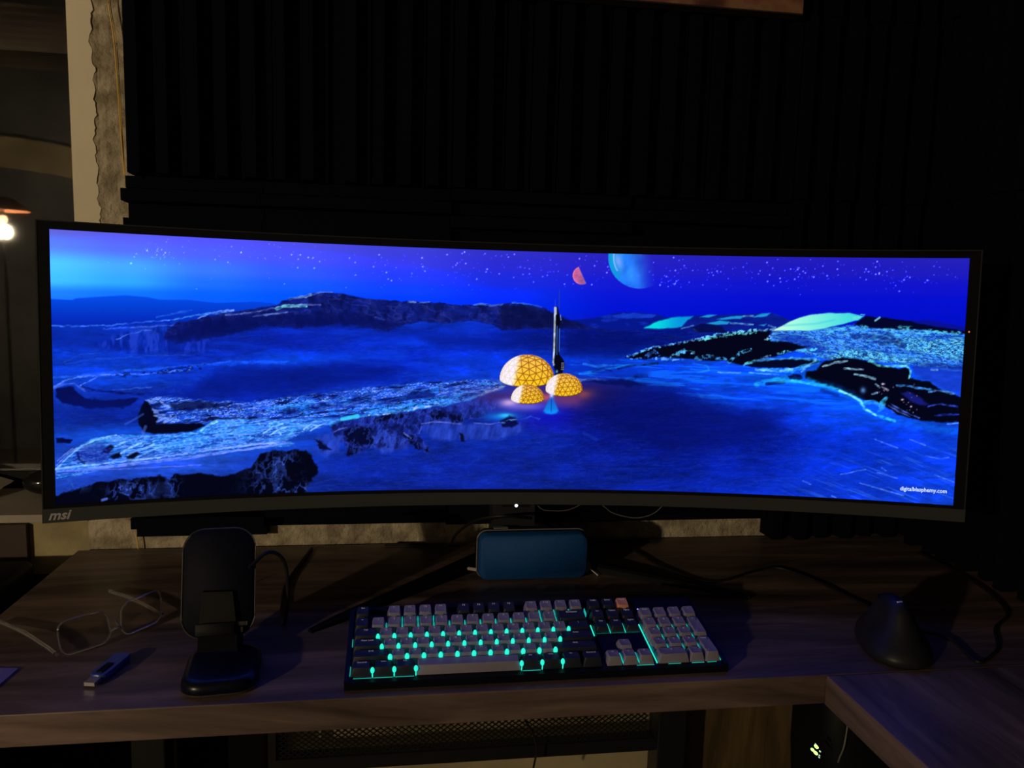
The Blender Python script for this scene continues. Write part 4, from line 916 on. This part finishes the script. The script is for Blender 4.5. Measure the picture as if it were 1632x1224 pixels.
def legend(txt, cx, cy, info, o, size=.0042):
    zt, ti, tw, td, sh_ = info
    bm = text_bm(txt, size, 0, .00006, .00012)
    W_ = max(v.co.x for v in bm.verts)
    s_ = min(1, tw*.9/W_)
    for v in bm.verts:
        x = v.co.x*s_; y_ = v.co.y*s_; z = v.co.z
        yy = td/2-size*1.0-.0004+y_
        xx = x-W_*s_/2
        v.co = Vector((cx+xx, cy+yy+sh_, zt-ti*yy+.00016+z))
    obj('legend', kx(bm), m_leg_l, o, smooth=False)
R5 = 5.22*UN
def K(txt, u, row, wu=1, name='keycap', m=None, du=1, lab=None, size=.0042):
    y0 = (R5 if row == 5 else row*UN); g = .0009
    w = wu*UN-g; d = du*UN-g; cx = (u+wu/2)*UN; cy = y0+du*UN/2
    o, info = keycap(cx, cy, w, d, row, name, m or m_light, lab)
    if txt: legend(txt, cx, cy, info, o, size)
sm = .0034
K('Esc', 0, 5, name='escape_key', m=m_dark, size=sm)
for i in range(4): K('F%d' % (i+1), 2+i, 5)
for i in range(4): K('F%d' % (i+5), 6.5+i, 5, m=m_dark)
for i in range(4): K('F%d' % (i+9), 11+i, 5)
for i, t in enumerate(('PrtSc', 'ScrLk')): K(t, 15.25+i, 5, m=m_dark, size=sm)
K('Pause', 17.25, 5, name='pause_key', m=m_orange, lab='orange keycap', size=sm)
K('~', 0, 4, m=m_dark)
for i, t in enumerate('1234567890-='): K(t, 1+i, 4)
K('Backspace', 13, 4, 2, 'backspace_key', m_dark, size=sm)
K('Tab', 0, 3, 1.5, 'tab_key', m_dark, size=sm)
for i, t in enumerate('QWERTYUIOP[]'): K(t, 1.5+i, 3)
K('\\', 13.5, 3, 1.5, m=m_dark)
K('Caps Lock', 0, 2, 1.75, 'caps_lock_key', m_dark, size=sm)
for i, t in enumerate("ASDFGHJKL;'"): K(t, 1.75+i, 2)
K('Enter', 12.75, 2, 2.25, 'enter_key', m_dark, size=sm)
K('Shift', 0, 1, 2.25, 'shift_key', m_dark, size=sm)
for i, t in enumerate('ZXCVBNM,./'): K(t, 2.25+i, 1)
K('Shift', 12.25, 1, 2.75, 'shift_key', m_dark, size=sm)
for u, t in ((0, 'Control'), (1.25, 'Win'), (2.5, 'Alt')): K(t, u, 0, 1.25, 'modifier_key', m_dark, size=sm)
K('', 3.75, 0, 6.25, 'spacebar', m_light)
for u, t in ((10, 'Alt'), (11.25, 'Win'), (12.5, 'Fn'), (13.75, 'Control')): K(t, u, 0, 1.25, 'modifier_key', m_dark, size=sm)
for i, t in enumerate(('Ins', 'Home', 'PgUp')): K(t, 15.25+i, 4, m=m_dark, size=sm)
for i, t in enumerate(('Del', 'End', 'PgDn')): K(t, 15.25+i, 3, m=m_dark, size=sm)
K('^', 16.25, 1, name='arrow_key')
for i, t in enumerate('<v>'): K(t, 15.25+i, 0, name='arrow_key')
for i, t in enumerate(('Num', '/', '*', '-')): K(t, 18.5+i, 4, size=sm if i == 0 else .0042)
for r, ts in ((3, '789'), (2, '456'), (1, '123')):
    for i, t in enumerate(ts): K(t, 18.5+i, r)
K('+', 21.5, 2, 1, 'plus_key', du=2); K('Enter', 21.5, 0, 1, 'enter_key', du=2, size=sm)
K('0', 18.5, 0, 2); K('.', 20.5, 0)
# backlight seen through the gaps
def glowdot(u, v, z=.0105, rx=.0023, ry=.0032, rz=.0042, m=None):
    bm = bmesh.new(); bmesh.ops.create_uvsphere(bm, u_segments=12, v_segments=8, radius=1)
    for q in bm.verts: q.co = Vector((u*UN+q.co.x*rx, v*UN+q.co.y*ry, z+q.co.z*rz))
    obj('backlight', kx(bm), m or m_teal, kb)
for i in range(13): glowdot(1.5+i, 3.0+.14)
for i in range(12): glowdot(1.75+i, 2.0+.14)
for i in range(11): glowdot(2.25+i, 1.0+.14, rx=.0026)
for u in (1.25, 2.5, 3.75, 10, 11.25, 12.5): glowdot(u, .10, z=.0095, rx=.0023, rz=.0036); glowdot(u, .015, z=.0045, rx=.0007, ry=.0007, rz=.0040)
strip_m = m_teal
def gl(x0, x1, y0, y1, z0=.001, z1=.0022): obj('light_strip', kx(box(x0*UN, x1*UN, y0*UN, y1*UN, z0, z1)), strip_m, kb, smooth=False)

strip_m = m_tealdim
for a_, b_ in ((.15, 1.2), (1.3, 2.45), (2.55, 3.65), (10.05, 11.15), (17.1, 18.2), (19.1, 19.9), (20.6, 21.4), (21.6, 22.2)): gl(a_, b_, -.066, -.050, .0016, .0021)
strip_m = m_teal

gl(15.3, 18.2, 2.955, 2.98, .0035, .0046); 
for u in (18.44,): gl(u-.03, u+.03, .1, 4.0)
gl(15.16, 15.22, 3.0, 4.1)
strip_m = m_tealdim
for u in (16.25, 17.25): gl(u-.02, u+.02, 3.0, 3.9, .004, .006)
for u in (16.25, 17.25): gl(u-.02, u+.02, 0.0, .9, .004, .006)
for u in (19.5, 20.5, 21.5):
    for v in (1, 2, 3): gl(u-.02, u+.02, v+.05, v+.6, .003, .006)
for u in (3, 4, 5): gl(u-.02, u+.02, 5.0, 5.35, .003, .008)
for i in range(12): gl(2+i-.02, 2+i+.02, 4.1, 4.9, .002, .006)
for u in (12, 13, 14, 15.1): gl(u-.02, u+.02, 5.0, 5.6, .002, .007)
gl(-.055, -.02, .2, 1.0); gl(-.055, -.02, 2.9, 3.6)
gl(22.52, 22.55, .1, .6)
for u in (18.75, 21.3):
    bm = bmesh.new(); bmesh.ops.create_uvsphere(bm, u_segments=10, v_segments=8, radius=.0010)
    for q in bm.verts: q.co += Vector((u*UN, 5.35*UN, .0062))
    obj('lock_light', kx(bm), mat('blue_led', (.2, .2, 1), .4, emit=(.25, .22, 1.0), estr=1.6), kb)

# ================================================================ SPEAKER
spk = root('portable_speaker', 'small blue rounded speaker standing under the middle of the monitor', 'speaker', (.206, 1.155, 0))
m_fab = mat('blue_fabric', (.003, .075, .30), .6, bump=.4, bscale=900, var=.08, vscale=300)
def slab(cx, z0, z1, w, r, yf, yb, bulge):
    bm = bmesh.new(); rg = []; h = z1-z0
    for y_, s in ((yf, .90), (yf+bulge*.25, .965), (yf+bulge, 1.0), (yb-bulge, 1.0), (yb, .9)):
        rg.append([(cx+x*(1-(1-s)*.35), y_, (z0+z1)/2+z*s) for x, z in rrect(w, h, r, 7)])
    return loft(bm, rg)
obj('grille', slab(.206, .001, .0735, .168, .014, 1.122, 1.150, .016), m_fab, spk, autos=60)
obj('body', slab(.206, .0005, .0715, .1655, .014, 1.150, 1.170, .006), mat('speaker_body', (.02, .03, .05), .5), spk, autos=60)
bm = bmesh.new(); loop = [Vector((.206+x, 1.1425, .03705+z)) for x, z in rrect(.1705, .0752, .0155, 6)]
loop = [Vector((p.x, p.y, max(p.z, .0009))) for p in loop]
obj('rim', tube(loop, .0009, 8, sm=0, closed=True), mat('pale_rim', (.20, .19, .19), .4), spk)
p1 = at(721, 903, z=.004)
bm = tube([(.122, 1.1435, .012), (.112, 1.155, .010), (.100, 1.172, .006), (p1.x, p1.y, .003)], .0026, 8); obj('strap', bm, mat('pale_strap', (.42, .38, .36), .7), spk)
bm = bmesh.new(); rg = [[(.2915+.0008, 1.136, .016+.012), (.2915+.0008, 1.150, .016+.012), (.2915, 1.150, .004), (.2915, 1.136, .004)], [(.2985, 1.139, .020), (.2985, 1.147, .020), (.2985, 1.147, .011), (.2985, 1.139, .011)]]
obj('strap_anchor', loft(bm, rg), mat('grey_anchor', (.22, .19, .20), .5), spk, smooth=False)
obj('strap_pin', tube([at(941, 907, y=1.138), at(953, 917, y=1.135)], .0010, 8, sm=0), mat('silver_pin', (.75, .72, .68), .35), spk)
obj('badge', box(.148, .170, 1.156, 1.164, .0713, .0738, .0003, 1), mat('pale_badge', (.2, .2, .2), .5), spk, smooth=False)

# ================================================================ CHARGING STAND
chg = root('charging_stand', 'black upright phone charging stand with rounded pad and square base', 'charging stand', (-.197, .88, 0))
m_navy = mat('navy_black', (.002, .003, .010), .6, spec=.12); m_navyg = mat('navy_gloss', (.002, .003, .010), .3, spec=.4)
def rprism(cx, cy, w, d, r, lv, rot=0, n=7):
    bm = bmesh.new(); rg = []; c, s = math.cos(rot), math.sin(rot)
    for z, k in lv: rg.append([(cx+c*x*k-s*y_*k, cy+s*x*k+c*y_*k, z) for x, y_ in rrect(w, d, r, n)])
    return loft(bm, rg)
obj('base', rprism(-.192, .866, .080, .098, .024, ((0, .93), (.0025, .985), (.008, 1.0), (.013, .975), (.016, .90), (.0168, .80)), .10), m_navyg, chg, autos=60)
obj('base_trim', rprism(-.192, .866, .0812, .0992, .0245, ((.0015, .975), (.0028, .995), (.0040, .995)), .10), mat('trim_metal', (.16, .14, .12), .3, metal=.7), chg, autos=60)
def padx(bm):
    o = Vector((-.208, .918, .022)); ez = Vector((-.03, .30, .954)).normalized(); ex = Vector((.9955, .02, 0)); ex = (ex-ez*ex.dot(ez)).normalized(); ey = ez.cross(ex)
    return xf(bm, o, ex, ey, ez)
def pad(w, h, r, prof):
    bm = bmesh.new(); rg = []
    for y_, k in prof: rg.append([(x*k, y_, h/2+z*(1-(1-k)*w/h)) for x, z in rrect(w, h, r, 8)])
    return padx(loft(bm, rg))
obj('pad', pad(.082, .126, .024, ((-.004, .95), (-.0025, .985), (.002, 1.0), (.007, .985), (.009, .93))), m_navy, chg, autos=60)
lp = [Vector((x, -.0008, .063+z)) for x, z in rrect(.0832, .1272, .0246, 8)]
b_ = tube(lp, .0008, 8, sm=0, closed=True); obj('pad_rim', padx(b_), mat('dark_rim', (.10, .09, .08), .3, metal=.6), chg)
bm = bmesh.new(); bx(bm, -.022, .022, -.018, -.003, .004, .010, .002); bx(bm, -.022, .022, -.020, -.017, .004, .018, .001); obj('phone_ledge', padx(bm), m_black, chg)
bm = bmesh.new(); loft(bm, [[(-.225, .888, .014), (-.180, .888, .014), (-.180, .925, .014), (-.225, .925, .014)], [(-.228, .912, .040), (-.186, .912, .040), (-.186, .932, .040), (-.228, .932, .040)], [(-.226, .925, .075), (-.192, .925, .075), (-.192, .948, .075), (-.226, .948, .075)]]); obj('neck', bm, m_black, chg, smooth=False)
bm = bmesh.new(); bx(bm, .018, .034, -.0058, -.004, .012, .017, .0005); bx(bm, .026, .029, -.006, -.004, .004, .011, .0005); bx(bm, .017, .021, -.006, -.004, .005, .0075, .0005); obj('chrome_contact', padx(bm), mat('dim_chrome', (.35, .33, .33), .3, metal=.8), chg)
obj('cable', tube([(-.175, .935, .10), (-.155, .955, .112), (-.138, .965, .095), (-.135, .97, .05), (-.14, .975, .012), (-.15, 1.02, .0035), (-.16, 1.12, .0025), (-.15, 1.22, .0025), (-.14, 1.29, .0025)], .0024, 8), m_cable, chg)

# ================================================================ GLASSES, USB STICK, CARD, MOUSE
gs = root('eyeglasses', 'clear framed eyeglasses lying upside down on the left of the desk', 'glasses', (-.36, .99, 0))
m_acr = mat('clear_acrylic', (.95, .93, .95), .08, trans=.92, ior=1.47, spec=.6)
m_lens = mat('lens', (1, 1, 1), .02, trans=1, ior=1.04, spec=.25)
H1, H2 = Vector((-.385, .917, .004)), Vector((-.297, 1.018, .004)); e1 = (H2-H1).normalized(); bk = Vector((-e1.y, e1.x, 0)); e2 = (Vector((0, 0, 1))+bk*.10).normalized()
def GP(s, h, d=0): return H1+e1*s+e2*h+bk*d
def rimpts(s0, s1, flip):
    P = []
    for x, z in rrect(s1-s0, .040, .012, 5):
        sag = -.004*(1-abs((s0+s1)/2+x-.067)/.067)
        xx = (s0+s1)/2+x; zz = .0205+z
        if z > 0: xx += (-.003 if flip else .003)*(z/.02)*-1
        P.append(GP(xx, zz, -.006*math.sin(PI*xx/.134)))
    return P
for s0, s1, fl_ in ((.004, .060, 0), (.074, .130, 1)):
    L = rimpts(s0, s1, fl_); r_ = obj('rim', tube(L, .00125, 8, sm=0, closed=True), m_acr, gs)
    bm = bmesh.new(); c_ = sum(L, Vector())/len(L); lv = [bm.verts.new(p) for p in L]; cv = bm.verts.new(c_-bk*.002)
    for i in range(len(lv)): bm.faces.new((lv[i], lv[(i+1) % len(lv)], cv))
    bmesh.ops.solidify(bm, geom=bm.faces[:], thickness=.0008); obj('lens', bm, m_lens, gs)
obj('bridge', tube([GP(.059, .010, -.005), GP(.064, .014, -.007), GP(.070, .014, -.007), GP(.075, .010, -.005)], .0016, 8), m_acr, gs)
for sx in (.061, .073): obj('nose_pad', tube([GP(sx, .012, -.005), GP(sx, .018, .004), GP(sx, .022, .006)], .0016, 8), m_acr, gs)
m_hinge = mat('hinge_metal', (.8, .78, .75), .2, metal=1)
for H_, far, s in ((0.0, Vector((-.500, 1.030, .0035)), 1), (.134, Vector((-.399, 1.122, .0035)), -1)):
    a = GP(H_, .004); mid = a+(far-a)*.6+Vector((0, 0, .004)); obj('temple', tube([a, a+(far-a)*.12+Vector((0, 0, .002)), a+(far-a)*.4+Vector((0, 0, .004)), mid, far], .0019, 8, rend=.0026), m_acr, gs)
    bm = bmesh.new(); bmesh.ops.create_cube(bm, size=.004); xf(bm, a+bk*.003, e1, bk, (0, 0, 1)); obj('hinge', bm, m_hinge, gs, smooth=False)

usb = root('usb_stick', 'blue plastic USB stick lying between the glasses and the charging stand', 'usb stick', (-.320, .88, 0))
ua, ub = Vector((-.327, .851, 0)), Vector((-.312, .917, 0)); ut = (ub-ua).normalized(); us = Vector((ut.y, -ut.x, 0))
m_usb = mat('blue_plastic', (.03, .07, .34), .35)
def ux(bm): return xf(bm, ua, ut, us, (0, 0, 1))
Lu = (ub-ua).length
bm = bmesh.new(); rg = []
for z, k in ((.0004, .93), (.0015, 1), (.007, 1), (.0085, .92)): rg.append([(.012+(Lu-.012)/2+x*(1-(1-k)*.3), y_*k, z) for x, y_ in rrect(Lu-.012, .019, .0075, 6)])
obj('body', ux(loft(bm, rg)), m_usb, usb)
obj('slider', ux(box(.018, .040, -.004, .004, .0083, .0098, .0006)), m_black, usb)
obj('connector', ux(box(0, .0125, -.0062, .0062, .002, .0066, .0004, 1)), mat('usb_metal', (.5, .5, .52), .3, metal=.9), usb, smooth=False)

card = root('card', 'thin blue violet card cut off by the left edge of the photo', 'card', (-.45, .87, 0))
bm = bmesh.new(); cpts = [(-.420, .902), (-.505, .912), (-.509, .868), (-.424, .851)]
rg = [[(x, y_, z) for x, y_ in cpts] for z in (.0, .0016)]
obj('card_body', loft(bm, rg), mat('violet_card', (.16, .14, .50), .45), card, smooth=False)

ms = root('mouse', 'black upright ergonomic mouse on the right where the two desks meet', 'mouse', (.625, .865, 0))
m_mouse = mat('mouse_rubber', (.016, .016, .020), .42, spec=.35)
bm = bmesh.new(); rg = []
for z, cx, cy, rx, ry, rot in ((.0, .6270, .868, .0395, .066, .38), (.004, .6270, .868, .0425, .070, .38), (.012, .6270, .868, .0412, .0690, .38), (.020, .6275, .869, .0355, .062, .36), (.030, .6280, .870, .0280, .054, .34), (.042, .6275, .870, .0215, .045, .32), (.054, .6255, .868, .0160, .036, .30), (.060, .624, .866, .0120, .029, .28), (.064, .6225, .865, .008, .020, .28), (.0655, .621, .864, .003, .009, .28)):
    c, s = math.cos(-rot), math.sin(-rot); r = []
    for k in range(36):
        a = 2*PI*k/36; ca, sa = math.cos(a), math.sin(a)
        x = rx*math.copysign(abs(ca)**.85, ca); y_ = ry*math.copysign(abs(sa)**.85, sa)
        r.append((cx+c*x-s*y_, cy+s*x+c*y_, z))
    rg.append(r)
obj('body', loft(bm, rg), m_mouse, ms, autos=75)
obj('thumb_rest', xf(rprism(0, 0, .020, .055, .009, ((0, 1), (.003, .9)), 0), (.600, .846, .012), (.9, -.3, .25), (.3, .9, 0), (-.35, 0, .9)), mat('mouse_side', (.02, .03, .06), .3), ms)
bm = bmesh.new(); bx(bm, -.0045, .0045, -.0015, .0015, -.0008, .0008, .0005, 1); xf(bm, (.621, .853, .0648), (.97, .2, 0), (0, 1, 0), (0, 0, 1)); obj('logo_plate', bm, mat('mouse_silver', (.75, .75, .78), .3), ms)
for nm, pp in (('scroll_wheel', (.640, .915, .040)),):
    bm = bmesh.new(); bmesh.ops.create_cone(bm, segments=20, radius1=.009, radius2=.009, depth=.006, cap_ends=True); xf(bm, pp, (0, 0, 1), (.3, .95, 0), (.95, -.3, 0)); obj(nm, bm, m_black, ms)

# ================================================================ CABLES
tag(obj('cable', tube([(.650, .900, .010), (.672, .905, .004), (.705, .893, .003), (.713, .865, .003), (.706, .835, .0025), (.703, .812, .0025), (.726, .822, .0025), (.760, .848, .0025), (.80, .90, .0025), (.86, .95, .0025), (.895, 1.05, .0025), (.90, 1.2, .0025)], .0022, 8), m_cable), 'black mouse cable looping on the desk right of the mouse', 'cable')
tag(obj('cable', tube([(.640, .915, .008), (.664, .955, .0025), (.668, .985, .0025), (.658, 1.021, .0025), (.644, 1.084, .0025), (.611, 1.142, .0025), (.563, 1.131, .0025), (.500, 1.098, .0025), (.460, 1.10, .0025), (.420, 1.17, .0025), (.395, 1.25, .0025), (.33, 1.29, .0025)], .0020, 8), m_cable), 'black cable curving across the desk behind the mouse', 'cable')
tag(obj('cable', tube([(.205, 1.150, .09), (.16, 1.13, .10), (.12, 1.16, .085), (.095, 1.22, .045), (.085, 1.27, .008), (.05, 1.295, .003), (-.02, 1.30, .003)], .0024, 8), m_cable), 'black cable arching down left of the monitor neck', 'cable')
tag(obj('cable', tube([(.205, 1.20, .125), (.225, 1.19, .095), (.25, 1.195, .088), (.275, 1.2, .088), (.30, 1.21, .095)], .0009, 8), m_cablew), 'thin grey cable under the monitor beside its power light', 'cable')
tag(obj('cable', tube([at(960, 805, y=1.2), at(976, 817, y=1.2), at(1000, 824, y=1.2), at(1020, 825, y=1.2), at(1042, 818, y=1.2), at(1058, 803, y=1.2), at(1064, 790, y=1.2)], .0009, 8), m_cablew), 'thin pale cable looping below the monitor, right of its neck', 'cable')
tag(obj('cable', tube([(.24, 1.262, .05), (.28, 1.27, .03), (.33, 1.285, .008), (.39, 1.292, .0035), (.46, 1.29, .003)], .0026, 8), m_cable), 'black cable on the desk behind the speaker, by the wall', 'cable')
tag(obj('cable', tube([(.22, 1.265, .055), (.27, 1.29, .042), (.31, 1.295, .012), (.36, 1.295, .003)], .0020, 8), m_cable), 'thinner black cable crossing the pale wall right of the monitor neck', 'cable')
tag(obj('cable', tube([at(838, 1150, y=1.19), at(850, 1170, y=1.19), at(855, 1195, y=1.19), at(850, 1224, y=1.19), at(846, 1245, y=1.19)], .0018, 8), m_cable), 'black cable hanging in front of the mesh tray', 'cable')
